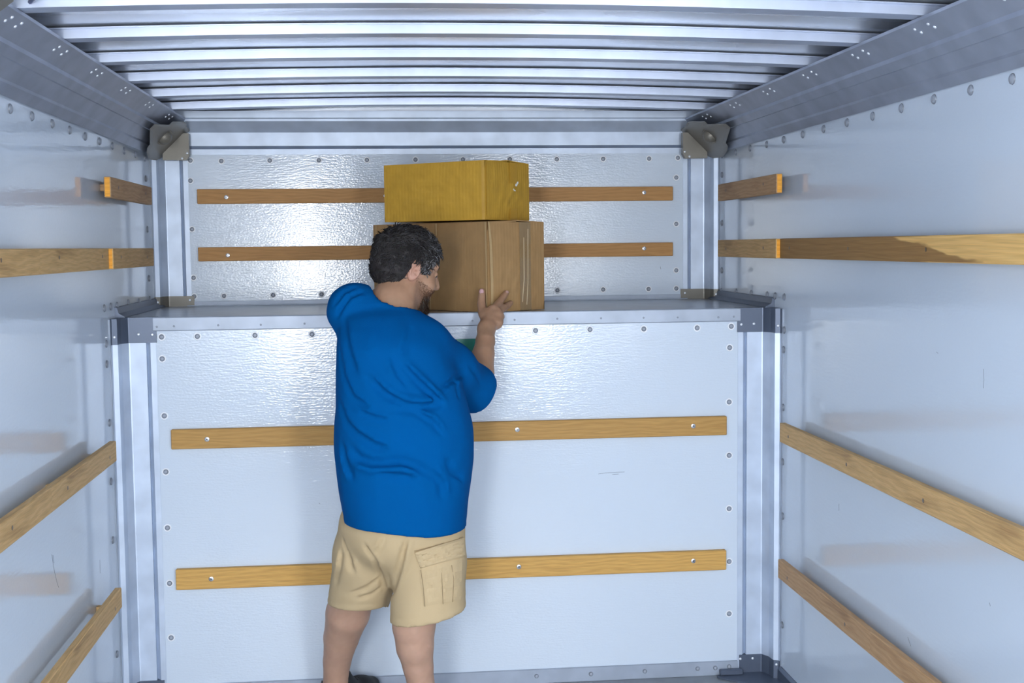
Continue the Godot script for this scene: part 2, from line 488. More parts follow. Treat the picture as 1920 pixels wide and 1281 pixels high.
	var sm := rivet_mesh(0.0034, 0.002, 0.0)
	for q in [[294, 613], [326, 612], [409, 610], [489, 609], [571, 607], [886, 602], [965, 600], [1045, 598], [1127, 597], [1207, 596], [1271, 595], [1347, 595], [1376, 594]]:
		inst("screw", sm, M.rivet, lip, Transform3D(TO_Z, on_z(q[0], q[1], 0.0065)))
	# low flange round the shelf: back strip and the two side angles
	g = Geo.new()
	g.slab(Vector3(-1.04, SHELF, ATTIC - 0.004), Vector3(1.04, SHELF + 0.020, ATTIC + 0.003), 0.001)
	g.slab(Vector3(-1.04, SHELF, ATTIC - 0.004), Vector3(1.04, SHELF + 0.004, ATTIC + 0.012), 0.001)
	part("back_flange", g, M.lip, shelf)
	for s in [-1.0, 1.0]:
		g = Geo.new()
		var fo := PackedVector2Array([Vector2(0, 0), Vector2(0.034, 0), Vector2(0.034, 0.004), Vector2(0.013, 0.016), Vector2(0.008, 0.036), Vector2(0, 0.038)])
		g.extrude(fo, Vector3(HALF * s, SHELF, ATTIC + 0.03), Vector3(-s, 0, 0), Vector3.UP, Vector3(0, 0, -ATTIC - 0.03 + 0.0))
		part("side_flange", g, M.bracket, shelf)
	# floor
	g = Geo.new()
	g.slab(Vector3(-HALF - 0.05, -0.06, -0.05), Vector3(HALF + 0.05, 0.0, REAR), 0.0)
	struct("floor", g, M.floor)
	# corner posts
	var n := 1
	for s in [-1.0, 1.0]:
		for zz in [0.0, ATTIC]:
			g = Geo.new()
			var y0 := 0.0 if zz == 0.0 else SHELF
			var y1 := SHELF - 0.002 if zz == 0.0 else 2.06
			g.extrude(post_outline(0.0, 0.2), Vector3(HALF * s, y0, zz), Vector3(-s, 0, 0), Vector3(0, 0, 1), Vector3(0, y1 - y0, 0))
			struct("trim_%d" % n, g, M.post); n += 1
	# header across the top of the upper front wall
	g = Geo.new()
	var ho := PackedVector2Array([Vector2(2.128, 0.058), Vector2(2.101, 0.058), Vector2(2.097, 0.052), Vector2(2.088, 0.052), Vector2(2.082, 0.044), Vector2(2.053, 0.008), Vector2(2.047, 0.0), Vector2(1.993, 0.0), Vector2(1.981, -0.034), Vector2(1.9805, 0.0), Vector2(1.958, 0.0), Vector2(1.958, -0.045), Vector2(2.128, -0.045)])
	g.extrude(ho, Vector3(-HALF, 0, ATTIC), Vector3.UP, Vector3(0, 0, 1), Vector3(2 * HALF, 0, 0))
	struct("trim_%d" % n, g, M.post); n += 1
	# top side rails
	var ro := PackedVector2Array([Vector2(-0.0200, 1.9582), Vector2(0.0000, 1.9560), Vector2(0.0069, 1.9529), Vector2(0.0293, 1.9762), Vector2(0.0301, 1.9836), Vector2(0.0638, 2.0175), Vector2(0.0707, 2.0175), Vector2(0.0897, 2.0365), Vector2(0.0897, 2.0471), Vector2(0.1079, 2.0651), Vector2(0.1380, 2.0927), Vector2(0.1388, 2.1000), Vector2(0.1294, 2.1020), Vector2(-0.0200, 2.1040)])
	for s in [-1.0, 1.0]:
		g = Geo.new()
		g.extrude(ro, Vector3(HALF * s, 0, ATTIC), Vector3(-s, 0, 0), Vector3.UP, Vector3(0, 0, REAR - ATTIC))
		var rail := struct("trim_%d" % n, g, M.rail); n += 1
		var pin := rivet_mesh(0.0042, 0.003, 0.0, 8)
		var nr := Vector3(-s * 0.026, -0.035, 0).normalized()
		var bs := Basis(Vector3(0, 0, 1), nr, Vector3(0, 0, 1).cross(nr)).orthonormalized()
		for zb in bow_places():
			if zb > 2.0: continue
			for k in [[0.1156, 0.012], [0.1259, -0.002], [0.1156, -0.062], [0.1259, -0.076]]:
				var yy: float = lerpf(2.0651, 2.0927, (k[0] - 0.1078) / 0.0302)
				inst("rivet", pin, M.rivet_bright, rail, Transform3D(bs, Vector3((HALF - k[0]) * s, yy, zb + k[1])))
	build_ceiling()
	build_corners()
	# scuffs: short dark rubs left on the skins by cargo
	for q in [["z", front, [[1122, 889], [1135, 887], [1150, 886.5], [1171, 885]]], ["z", front, [[1148, 600 + 290], [1160, 889]]], ["z", front, [[437, 637], [440, 641]]], ["z", front, [[598, 943], [600, 945]]], ["z", attic, [[1238, 500], [1239, 505]]],
			["l", get_node("wall_left"), [[97, 1040], [100, 1062], [106, 1090], [110, 1102]]], ["l", get_node("wall_left"), [[99, 1041], [101, 1056]]], ["l", get_node("wall_left"), [[187, 1050], [188, 1075]]],
			["r", get_node("wall_right"), [[1844, 692], [1845, 712], [1844, 728]]], ["r", get_node("wall_right"), [[1855, 1130], [1857, 1137]]], ["r", get_node("wall_right"), [[1756, 660], [1759, 663]]], ["r", get_node("wall_right"), [[1702, 1195], [1708, 1212]]], ["r", get_node("wall_right"), [[1573, 945], [1573, 958]]]]:
		g = Geo.new()
		var line := []; var rr := []
		for w in q[2]:
			line.append(on_z(w[0], w[1], -0.003 if q[1] == front else ATTIC - 0.003) if q[0] == "z" else on_x(w[0], w[1], -HALF if q[0] == "l" else HALF))
			rr.append(0.0006)
		g.tube(line, rr, 5)
		part("scuff", g, M.scuff, q[1])
	# small green notice on the bulkhead
	g = Geo.new()
	var a := on_z(792, 637, 0.0); var b := on_z(904, 702, 0.0)
	g.slab(Vector3(a.x, b.y, -0.003), Vector3(b.x, a.y, -0.0015), 0.0004)
	var notice := part("notice", g, M.green, self)
	tag(notice, "plain green notice on the white bulkhead behind the man's raised arm", "sign")

func bow_places() -> Array:
	var out := []
	for i in 15: out.append(-0.47 + 0.4045 * i)
	return out.filter(func(z): return z < REAR - 0.05)
func crown(x: float) -> float:
	return 0.020 * (1.0 - pow(absf(x) / 1.06, 2.0))
func build_ceiling() -> void:
	# the roof skin above the bows: thin aluminium that bellies a little between them
	var f := noise(0.9, 77, 2)
	var g := Geo.new()
	var places := bow_places()
	var nx := 48
	var z0 := ATTIC - 0.02
	var nz := 180
	var pts := []; var nrm := []
	var hgt := func(x: float, z: float) -> float:
		var ph := fposmod(z - (-0.47 - 0.035), 0.4045) / 0.4045
		return 2.1265 + crown(x) + 0.012 * pow(sin(PI * ph), 2.0) + 0.0035 * f.get_noise_2d(x * 1.2, z * 3.0) * sin(PI * ph)
	for j in nz + 1:
		var z: float = lerpf(z0, REAR, float(j) / nz)
		for i in nx + 1:
			var x: float = lerpf(-HALF - 0.02, HALF + 0.02, float(i) / nx)
			pts.append(Vector3(x, hgt.call(x, z), z))
			var dx: float = (hgt.call(x + 0.004, z) - hgt.call(x - 0.004, z)) / 0.008
			var dz: float = (hgt.call(x, z + 0.004) - hgt.call(x, z - 0.004)) / 0.008
			nrm.append(Vector3(dx, -1, dz).normalized())
	for j in nz:
		for i in nx:
			var k := j * (nx + 1) + i
			var q := [k, k + 1, k + nx + 2, k + nx + 1]
			g.squad(q.map(func(w): return pts[w]), q.map(func(w): return nrm[w]))
	g.slab(Vector3(-HALF - 0.05, 2.165, z0 - 0.03), Vector3(HALF + 0.05, 2.20, REAR), 0.0)
	for s in [-1.0, 1.0]:
		g.slab(Vector3(HALF * s - 0.005 if s > 0 else -HALF - 0.05, 2.09, z0), Vector3(HALF + 0.05 if s > 0 else -HALF + 0.005, 2.17, REAR), 0.0)
	g.slab(Vector3(-HALF - 0.05, 2.09, z0 - 0.03), Vector3(HALF + 0.05, 2.17, z0), 0.0)
	var ceil := struct("ceiling", g, M.sheet)
	# hat-shaped roof bows
	for zb in places:
		g = Geo.new()
		var prof := PackedVector2Array([Vector2(0.014, 0.024), Vector2(0.013, 0.021), Vector2(0.001, 0.021), Vector2(0.0, 0.018), Vector2(-0.001, 0.002), Vector2(-0.003, 0.0), Vector2(-0.064, 0.0), Vector2(-0.067, 0.002), Vector2(-0.068, 0.021), Vector2(-0.082, 0.021), Vector2(-0.082, 0.024)])
		var seg := 24
		for i in seg:
			var xa: float = lerpf(-1.15, 1.15, float(i) / seg); var xb: float = lerpf(-1.15, 1.15, float(i + 1) / seg)
			var ya := 2.1 + crown(xa); var yb := 2.1 + crown(xb)
			for k in prof.size() - 1:
				var p0 := prof[k]; var p1 := prof[k + 1]
				var e := p1 - p0
				var nn := Vector3(0, -absf(e.x) if absf(e.x) > absf(e.y) else 0.0, 0) + Vector3(0, 0, e.y * (-1.0))
				if absf(e.y) >= absf(e.x): nn = Vector3(0, -0.02, 1.0 if k < 5 else -1.0)
				g.squad([Vector3(xa, ya + p0.y, zb + p0.x), Vector3(xb, yb + p0.y, zb + p0.x), Vector3(xb, yb + p1.y, zb + p1.x), Vector3(xa, ya + p1.y, zb + p1.x)], [nn.normalized(), nn.normalized(), nn.normalized(), nn.normalized()], [Vector2(xa, p0.x), Vector2(xb, p0.x), Vector2(xb, p1.x), Vector2(xa, p1.x)])
		part("roof_bow", g, M.bow, ceil)

func build_corners() -> void:
	# pressed corner caps where header, post and top rail meet
	var out := [[275, 288], [276, 277], [281, 271], [281, 241], [290, 233], [317, 234], [323, 228], [345, 228], [346, 236], [351, 240], [353.4, 250], [343, 250], [305, 288], [303, 300], [278, 297]]
	var plate := [[305, 300], [305, 288], [343, 250], [353.4, 250], [354.4, 291], [350, 300]]
	var tab := [[331, 300.5], [331, 283], [336, 276.5], [354, 276.5], [354.6, 291], [350, 300.5]]
	for s in [-1.0, 1.0]:
		var t := thing("metal_fitting", "grey-brown metal fitting with a round boss, top %s corner of the upper wall" % ("left" if s < 0 else "right"), "fitting")
		# outlines are read off the left-hand fitting and mirrored for the right-hand one
		var rail_n := Vector3(0.1420, -0.138, 0).normalized()
		var rail_o := Vector3(-HALF, 1.956, 0) + rail_n * 0.027
		var flat := ATTIC + 0.064
		# upper facet: a plane from the crease on the flat to the outer corner lying on the rail
		var d0 := ray(281, 241)
		var pb := EYE + d0 * ((rail_o - EYE).dot(rail_n) / d0.dot(rail_n))
		var pa := on_z(305, 288, flat); var pc := on_z(343, 250, flat)
		var up_n := (pb - pa).cross(pc - pa).normalized()
		if up_n.z < 0.0: up_n = -up_n
		var skin := func(q: Array) -> Vector3:
			var d := ray(q[0], q[1])
			return EYE + d * ((pa - EYE).dot(up_n) / d.dot(up_n))
		var mir := Vector3(-s, 1, 1)
		var rivet := rivet_mesh(0.0048, 0.004, 0.0)
		var g := Geo.new()
		var pts := out.map(func(q): return skin.call(q))
		var pix := PackedVector2Array()
		for q in out: pix.append(Vector2(q[0], q[1]))
		var ids := Geometry2D.triangulate_polygon(pix)
		for i in range(0, ids.size(), 3):
			g.face([pts[ids[i]] * mir, pts[ids[i + 1]] * mir, pts[ids[i + 2]] * mir], Vector3(-s * 0.3, -0.3, 1))
		var deep := Vector3(0.002, -0.002, -0.045)
		var mid3 := on_z(318, 262, flat) * mir
		for i in pts.size():
			var i2 := (i + 1) % pts.size()
			g.face([pts[i] * mir, pts[i2] * mir, (pts[i2] + deep) * mir, (pts[i] + deep) * mir], (pts[i] * mir) - mid3)
		part("body", g, M.cast, t)
		for d in [["raised_plate", plate, flat - 0.03, flat + 0.004], ["tab", tab, flat + 0.002, flat + 0.008]]:
			g = Geo.new()
			var poly := PackedVector2Array()
			for q in d[1]:
				var w := on_z(q[0], q[1], d[3])
				poly.append(Vector2(w.x * -s, w.y))
			g.extrude(poly, Vector3(0, 0, d[2]), Vector3(1, 0, 0), Vector3.UP, Vector3(0, 0, d[3] - d[2]))
			part(d[0], g, M.cast, t)
		var c: Vector3 = skin.call([308, 257])
		var gb := Geo.new()
		var prof := [Vector2(0.036, -0.002), Vector2(0.034, 0.002), Vector2(0.030, 0.001)]
		for k in 7:
			var w := k / 6.0 * PI / 2
			prof.append(Vector2(maxf(0.029 * cos(w), 0.00001), 0.001 + 0.027 * sin(w)))
		var bn := Vector3(up_n.x * -s, up_n.y, up_n.z + 0.9).normalized()
		var bx := bn.cross(Vector3.UP).normalized()
		gb.lathe(Transform3D(Basis(bx, bn, bx.cross(bn)), c * mir), prof, 20)
		part("boss", gb, M.cast, t)
		for q in [[341.5, 297], [351, 287.5]]:
			var w := on_z(q[0], q[1], flat + 0.008)
			inst("rivet", rivet, M.rivet_bright, t, Transform3D(TO_Z, Vector3(w.x * -s, w.y, flat + 0.008)))
		# low bracket at the foot of the upper post, and the bigger ones on the lower post
		for d in [["corner_bracket", "dark bracket round the foot of the upper %s post, on the shelf", ATTIC, SHELF, 1.386, 0.146, M.cast],
				["corner_bracket", "grey bracket capping the lower %s post beside the shelf's lip", 0.0, 1.258, SHELF + 0.001, 0.138, M.bracket],
				["corner_bracket", "grey bracket round the foot of the lower %s post, on the floor", 0.0, 0.0, 0.072, 0.128, M.bracket]]:
			var bt := thing(d[0], d[1] % ("left" if s < 0 else "right"), "bracket", Vector3.ZERO, "corner post brackets")
			g = Geo.new()
			g.extrude(post_outline(0.0035, d[5]), Vector3(HALF * s, d[3], d[2]), Vector3(-s, 0, 0), Vector3(0, 0, 1), Vector3(0, d[4] - d[3], 0))
			part("plate", g, d[6], bt)
			var hh: float = d[4] - d[3]
			for k in ([[0.128, 0.6], [0.013, 0.5]] if d[2] < -0.1 else [[0.124, 0.32], [0.078, 0.34], [0.013, 0.3]]):
				var yy: float = d[3] + hh * (k[1] if d[3] > 0.1 else 0.8)
				var dz := 0.0035 if k[0] > 0.05 else 0.081
				inst("rivet", rivet, M.rivet_bright, bt, Transform3D(TO_Z, Vector3((HALF - k[0]) * s, yy, d[2] + dz)))
			if d[3] == 0.0:
				var gf := Geo.new()
				var fo := PackedVector2Array([Vector2(0, -0.01), Vector2(0.16, -0.01), Vector2(0.205, 0.012), Vector2(0.205, 0.03), Vector2(0.17, 0.06), Vector2(0.05, 0.15), Vector2(0, 0.15)])
				gf.extrude(fo, Vector3(HALF * s - s * 0.012, 0.0005, 0.012), Vector3(-s, 0, 0), Vector3(0, 0, 1), Vector3(0, 0.006, 0))
				gf.slab(Vector3(minf((HALF - 0.205) * s, (HALF - 0.12) * s), 0.006, 0.008), Vector3(maxf((HALF - 0.205) * s, (HALF - 0.12) * s), 0.026, 0.03), 0.003)
				part("foot_plate", gf, M.bracket, bt)
	# wiring loop with its clip, hanging from the roof by the left rail
	var w := thing("wire_loop", "dark blue cable loop with a metal clip under the roof by the left rail", "cable")
	var gw := Geo.new()
	var pts := []; var rr := []
	for i in 15:
		var k := i / 14.0
		var px := lerpf(31, 66, k) - 8.0 * sin(PI * k) * (1 - k) ; var py := 12.0 + 2.0 * sin(PI * k) - 22.0 * pow(maxf(0.0, k - 0.35) / 0.65, 2.0)
		pts.append(on_y(px, py, 2.105 + 0.012 * k)); rr.append(0.0055)
	gw.tube(pts, rr, 8)
	part("cable", gw, M.cable, w)
	gw = Geo.new()
	var cl := on_y(12, 6, 2.092)
	gw.box(Transform3D(Basis(Vector3(0, 0, 1), 0.64), cl + Vector3(-0.012, -0.004, 0.02)), Vector3(0.05, 0.004, 0.09), 0.001)
	part("clip", gw, M.cast, w)

# ------------------------------------------------------------------ wooden tie rails
func rail_piece(called: String, label: String, group: String, lo: Vector3, hi: Vector3, along: Vector3, mat: Material, screws: Array, screw: Mesh, smat: Material, nrm: Vector3, end_mat: Material = null, standoff := 0.0) -> Node3D:
	# lo and hi are opposite corners of the board
	var size := (hi - lo).abs()
	var mid := (lo + hi) * 0.5
	var t := thing(called, label, "wooden rail", Vector3(mid.x, minf(lo.y, hi.y), mid.z), group)
	var up := mid - t.position
	var g := Geo.new()
	var b := Basis()
	if absf(along.z) > 0.5: b = Basis(Vector3(0, 0, 1), Vector3.UP, Vector3(-1, 0, 0))
	var sz := Vector3(size.x, size.y, size.z) if absf(along.x) > 0.5 else Vector3(size.z, size.y, size.x)
	g.box(Transform3D(b, up), sz, 0.0022)
	part("board", g, mat, t)
	if end_mat:
		# freshly sawn end grain
		g = Geo.new()
		g.slab(Vector3(-size.x / 2 + 0.0025, up.y - size.y / 2 + 0.0025, size.z / 2 - 0.002), Vector3(size.x / 2 - 0.0025, up.y + size.y / 2 - 0.0025, size.z / 2 + 0.0012), 0.001)
		part("sawn_end", g, end_mat, t)
	for q in screws:
		var p: Vector3 = on_z(q[0], q[1], mid.z + size.z / 2) if absf(nrm.z) > 0.5 else on_x(q[0], q[1], mid.x + nrm.x * size.x / 2)
		inst("screw", screw, smat, t, Transform3D(facing(nrm), p - t.position))
		if standoff > 0.0:
			g = Geo.new()
			g.box(Transform3D(Basis(), p - t.position - nrm * (size.x + standoff / 2)), Vector3(standoff, 0.022, 0.022), 0.001)
			part("spacer", g, mat, t)
	return t
func hole_mesh(r: float) -> Mesh:
	var g := Geo.new()
	g.lathe(Transform3D(), [Vector2(r, 0.0004), Vector2(r * 0.8, 0.0007), Vector2(0.00001, 0.0007)], 10, [Color(0.10, 0.07, 0.04), Color(0.16, 0.11, 0.07)])
	return g.mesh()
func build_rails() -> void:
	var sc := screw_mesh(0.0082)
	var fz := Vector3(0, 0, 1)
	var front := func(called: String, label: String, tl: Array, br: Array, z: float, mat: Material, screws: Array) -> void:
		var a := on_z(tl[0], tl[1], z + 0.02); var b := on_z(br[0], br[1], z + 0.02)
		rail_piece(called, label, "wooden rails on the front walls", Vector3(a.x, a.y, z + 0.02), Vector3(b.x, b.y, z - 0.003), Vector3(1, 0, 0), mat, screws, sc, M.metal, fz)
	front.call("wooden_rail", "brown wooden rail across the upper wall behind the yellow box", [369, 355], [1262, 376], ATTIC, M.wood_attic, [[424, 370], [723, 367], [1208, 361]])
	front.call("wooden_rail", "brown wooden rail across the upper wall behind the brown box and the man's head", [371, 464], [1262, 480], ATTIC, M.wood_attic, [[427, 479], [1208, 466]])
	front.call("wooden_rail", "tan wooden rail across the bulkhead at the height of the man's shirt", [320, 806.5], [1363, 816], 0.0, M.wood_mid, [[388, 824], [970, 806], [1300, 799]])
	front.call("wooden_rail", "pale golden wooden rail across the bulkhead at the height of the man's shorts", [329, 1069], [1362, 1069], 0.0, M.wood_low, [[396, 1086], [973, 1063], [1300, 1052]])
	var hm := hole_mesh(0.006)
	# side walls: outer face 20 mm off the wall, inner face 42 mm off
	var side := func(s: float, label: String, top: float, hgt: float, z0: float, z1: float, mat: Material, holes: Array, fresh: bool, off: float) -> void:
		var xi := s * (HALF - off); var xo := s * (HALF - off + 0.021)
		rail_piece("wooden_rail", label, "wooden rails on the side walls", Vector3(xo, top, z0), Vector3(xi, top - hgt, z1), Vector3(0, 0, 1), mat, holes, hm, M.rivet, Vector3(-s, 0, 0), M.wood_end if fresh else null, off - 0.021)
	side.call(-1.0, "short grey-brown wooden rail with an orange sawn end, high on the left wall", 1.810, 0.066, -0.46, 0.264, M.wood_brown, [[222, 352], [273, 363]], true, 0.056)
	side.call(-1.0, "short weathered wooden rail on the left wall, butted against a longer rail", 1.582, 0.067, -0.46, 0.262, M.wood_side, [[227, 482], [276, 482]], true, 0.056)
	side.call(-1.0, "long stained wooden rail on the left wall at shelf height with a dark smudge", 1.582, 0.067, 0.270, 3.9, M.wood_side, [[2, 488], [111, 483], [192, 481]], false, 0.044)
	side.call(-1.0, "tan wooden rail on the left wall, the upper of the two below the shelf", 0.968, 0.0657, 0.313, 3.9, M.wood_side, [[206, 858], [127, 915], [23, 990]], false, 0.056)
	side.call(-1.0, "scuffed tan wooden rail on the left wall, the lowest of the rails there", 0.489, 0.0657, 0.308, 3.9, M.wood_side, [[216, 1142]], false, 0.056)
	side.call(1.0, "short grey-brown wooden rail with an orange sawn end, high on the right wall", 1.813, 0.0665, -0.574, 0.190, M.wood_brown, [[1361, 357], [1431, 345]], true, 0.056)
	side.call(1.0, "short weathered wooden rail on the right wall, butted against a longer rail", 1.591, 0.0675, -0.574, 0.188, M.wood_side, [[1361, 467], [1431, 465]], true, 0.056)
	side.call(1.0, "long two-tone wooden rail on the right wall, brown and pale yellow", 1.591, 0.0675, 0.194, 3.9, M.wood_stain, [[1480, 465], [1590, 466], [1736, 468]], false, 0.044)
	side.call(1.0, "tan wooden rail on the right wall, the upper of the two below the shelf", 0.961, 0.0665, 0.238, 3.9, M.wood_side, [[1478, 819], [1587, 871], [1731, 939]], false, 0.056)
	side.call(1.0, "darker brown wooden rail on the right wall, the lowest of the rails there", 0.483, 0.0665, 0.228, 3.9, M.wood_brown, [[1476, 1084], [1584, 1171]], false, 0.056)

# ------------------------------------------------------------------ boxes
func carton(called: String, label: String, near: Vector3, a: float, L: float, R: float, H: float, mat: Material) -> Node3D:
	# near is the near bottom corner; a turns the long side away to the left
	var t := thing(called, label, "box", near)
	var ld := Vector3(-cos(a), 0, -sin(a)); var rd := Vector3(sin(a), 0, -cos(a))
	var th := 0.004
	var panel := func(o: Vector3, dir: Vector3, length: float, nrm: Vector3, sd: int, bulge: float) -> void:
		# a slightly bellied sheet with thickness
		var g := Geo.new()
		var nu := 16; var nv := 10
		var f := noise(2.2, sd, 2)
		var pos := func(u: float, v: float, off: float) -> Vector3:
			var w := sin(PI * u) * sin(PI * v)
			var d: float = bulge * w + 0.0025 * f.get_noise_2d(u * 3.0, v * 2.0) * sqrt(maxf(w, 0.0))
			var sag := 0.0
			return o + dir * (length * u) + Vector3.UP * (H * v + sag) + nrm * (d + off)
		for j in nv:
			for i in nu:
				var q := [[i, j], [i + 1, j], [i + 1, j + 1], [i, j + 1]]
				var ps := []; var us := []; var bs := []; var ns := []
				for k in q:
					var u: float = float(k[0]) / nu; var v: float = float(k[1]) / nv
					ps.append(pos.call(u, v, 0.0)); bs.append(pos.call(u, v, -th)); us.append(Vector2(u * length, v * H))
					var du: Vector3 = pos.call(u + 0.01, v, 0.0) - pos.call(u - 0.01, v, 0.0); var dv: Vector3 = pos.call(u, v + 0.01, 0.0) - pos.call(u, v - 0.01, 0.0)
					var nn := du.cross(dv).normalized()
					ns.append(nn if nn.dot(nrm) > 0 else -nn)
				g.squad(ps, ns, us)
				g.face(bs, -nrm, us)
		g.face([pos.call(0, 1, 0), pos.call(1, 1, 0), pos.call(1, 1, -th), pos.call(0, 1, -th)], Vector3.UP)
		g.face([pos.call(0, 0, 0), pos.call(1, 0, 0), pos.call(1, 0, -th), pos.call(0, 0, -th)], Vector3.DOWN)
		g.face([pos.call(0, 0, 0), pos.call(0, 1, 0), pos.call(0, 1, -th), pos.call(0, 0, -th)], -dir)
		g.face([pos.call(1, 0, 0), pos.call(1, 1, 0), pos.call(1, 1, -th), pos.call(1, 0, -th)], dir)
		part("side_panel", g, mat, t)
	panel.call(Vector3.ZERO, ld, L, -rd, 1, 0.006)
	panel.call(Vector3.ZERO, rd, R, -ld, 2, 0.005)
	panel.call(rd * R, ld, L, rd, 3, 0.004)
	panel.call(ld * L, rd, R, ld, 4, 0.004)
	# bottom and the two long top flaps, which stand a little open
	var bb := Basis(ld, Vector3.UP, ld.cross(Vector3.UP))
	var g := Geo.new()
	g.box(Transform3D(bb, ld * (L / 2) + rd * (R / 2) + Vector3.UP * 0.003), Vector3(L - 0.01, 0.004, R - 0.01), 0.0005)
	part("bottom", g, mat, t)
	for k in 2:
		g = Geo.new()
		var w := R / 2 - 0.001
		var hinge: Vector3 = (rd * 0.001 if k == 0 else rd * (R - 0.001)) + Vector3.UP * (H + 0.001)
		var inward := (rd if k == 0 else -rd)
		var lift := 0.004 if k == 0 else 0.0065
		var q := [hinge, hinge + ld * L, hinge + ld * L + inward * w + Vector3.UP * lift, hinge + inward * w + Vector3.UP * lift]
		g.face(q, Vector3.UP, [Vector2(0, 0), Vector2(L, 0), Vector2(L, w), Vector2(0, w)])
		var e := Vector3.DOWN * 0.0035
		g.face([q[0] + e, q[1] + e, q[2] + e, q[3] + e], Vector3.DOWN)
		for i in 4:
			var i2 := (i + 1) % 4
			g.face([q[i], q[i2], q[i2] + e, q[i] + e], (q[i] + q[i2]) * 0.5 - (q[0] + q[2]) * 0.5)
		part("flap", g, mat, t)
	return t
# a thin strip lying on the right-hand side of a carton, u along it from the near edge and v up, in metres
func strip(t: Node3D, called: String, a: float, pts: Array, lift: float, mat: Material, left := false) -> void:
	var ld := Vector3(-cos(a), 0, -sin(a)); var rd := Vector3(sin(a), 0, -cos(a))
	var dir := ld if left else rd
	var out := -rd if left else -ld
	var poly := PackedVector2Array()
	for p in pts: poly.append(Vector2(p[0], p[1]))
	var g := Geo.new()
	g.extrude(poly, out * (lift - 0.0009), dir, Vector3.UP, out * 0.0009)
	part(called, g, mat, t)
func build_boxes() -> void:
	var a := 0.90
	var H := 0.315
	var near := Vector3(0.121, SHELF + 0.0015, 0.037)
	var t := carton("cardboard_box", "large brown cardboard box on the shelf, under the yellow box", near, a, 0.641, 0.279, H, M.card_brown)
	# bare raised edges of the glued corner
	strip(t, "corner_edge", a, [[0.008, 0.0], [0.018, 0.0], [0.020, 0.10], [0.017, 0.2], [0.012, 0.27], [0.004, H], [-0.002, H], [0.004, 0.24], [0.007, 0.12]], 0.0052, M.card_edge)
	strip(t, "corner_edge", a, [[0.003, 0.0], [0.009, 0.0], [0.008, 0.16], [0.011, H], [0.004, H], [0.002, 0.16]], 0.004, M.card_edge, true)
	# clear tape down the right side; pale strips paint in the glints along its creases
	strip(t, "packing_tape", a, [[0.150, 0.0], [0.206, 0.0], [0.204, 0.1], [0.205, H], [0.148, H], [0.150, 0.1]], 0.0068, M.tape)
	strip(t, "crease_glint", a, [[0.158, 0.03], [0.161, 0.03], [0.171, 0.11], [0.171, 0.26], [0.168, 0.26], [0.167, 0.11]], 0.0078, M.tape_glint)
	strip(t, "crease_glint", a, [[0.180, 0.02], [0.183, 0.02], [0.190, 0.10], [0.192, 0.29], [0.189, 0.29], [0.187, 0.10]], 0.0078, M.tape_glint)
	# creases in the long side
	strip(t, "crease", a, [[0.262, H - 0.045], [0.267, H - 0.045], [0.268, H - 0.001], [0.259, H - 0.001]], 0.0075, M.card_edge, true)
	strip(t, "crease", a, [[0.300, 0.0], [0.303, 0.0], [0.303, 0.12], [0.300, 0.12]], 0.0075, M.card_edge, true)
	strip(t, "crease", a, [[0.618, 0.0], [0.622, 0.0], [0.622, H], [0.618, H]], 0.003, M.card_edge, true)
	var b := 0.68
	var yn := Vector3(0.1145, near.y + H + 0.0075, 0.018)
	var H2 := 0.206
	var y := carton("cardboard_box", "smaller yellow cardboard box on top of the brown box", yn, b, 0.447, 0.287, H2, M.card_yellow)
	# wavy glue flap by the near corner, tape tabs and scraps of torn paper
	var wav := []
	for i in 13:
		wav.append([0.030 + 0.006 * sin(i * 1.9) + 0.003 * sin(i * 4.1), 0.012 + (H2 - 0.022) * i / 12.0])
	wav.append([0.006, H2 - 0.010]); wav.append([0.006, 0.012])
	strip(y, "glue_flap", b, wav, 0.0042, M.card_yellow)
	strip(y, "tape_tab", b, [[0.152, H2 - 0.075], [0.196, H2 - 0.075], [0.198, H2], [0.150, H2]], 0.0064, M.tape_yellow)
	strip(y, "tape_tab", b, [[0.150, 0.0], [0.198, 0.0], [0.196, 0.042], [0.152, 0.042]], 0.0064, M.tape_yellow)
	strip(y, "paper_scrap", b, [[0.186, 0.122], [0.196, 0.122], [0.199, 0.128], [0.207, 0.133], [0.205, 0.140], [0.197, 0.137], [0.193, 0.132], [0.186, 0.130]], 0.0066, M.paper)
	strip(y, "paper_scrap", b, [[0.172, 0.110], [0.178, 0.105], [0.187, 0.104], [0.188, 0.107], [0.180, 0.109], [0.175, 0.114]], 0.0066, M.paper)
	strip(y, "corner_edge", b, [[0.000, 0.0], [0.012, 0.0], [0.012, H2], [0.000, H2]], 0.002, M.card_yellow_edge, true)

# ------------------------------------------------------------------ the man
# Fields: tapered capsules joined by a smooth minimum, meshed as surface nets.
class Caps:
	var a := PackedVector3Array()
	var d := PackedVector3Array()
	var inv := PackedFloat32Array()
	var r := PackedFloat32Array()
	var dr := PackedFloat32Array()
	var k := 0.02
	func add(p: Vector3, q: Vector3, rp: float, rq: float) -> void:
		a.append(p); d.append(q - p); inv.append(1.0 / maxf((q - p).length_squared(), 1e-9)); r.append(rp); dr.append(rq - rp)
	func chain(pts: Array, rr: Array) -> void:
		for i in pts.size() - 1: add(pts[i], pts[i + 1], rr[i], rr[i + 1])
	func dist(p: Vector3) -> float:
		var best := 10.0
		for i in a.size():
			var w := p - a[i]
			var t := clampf(w.dot(d[i]) * inv[i], 0.0, 1.0)
			var e := (w - d[i] * t).length() - r[i] - dr[i] * t
			if e < best - k: best = e
			elif e < best + k:
				var h := 0.5 + 0.5 * (best - e) / k
				best = lerpf(best, e, h) - k * h * (1.0 - h)
		return best
static func smin(a: float, b: float, k: float) -> float:
	if a < b - k: return a
	if b < a - k: return b
	var h := 0.5 + 0.5 * (b - a) / k
	return lerpf(b, a, h) - k * h * (1.0 - h)
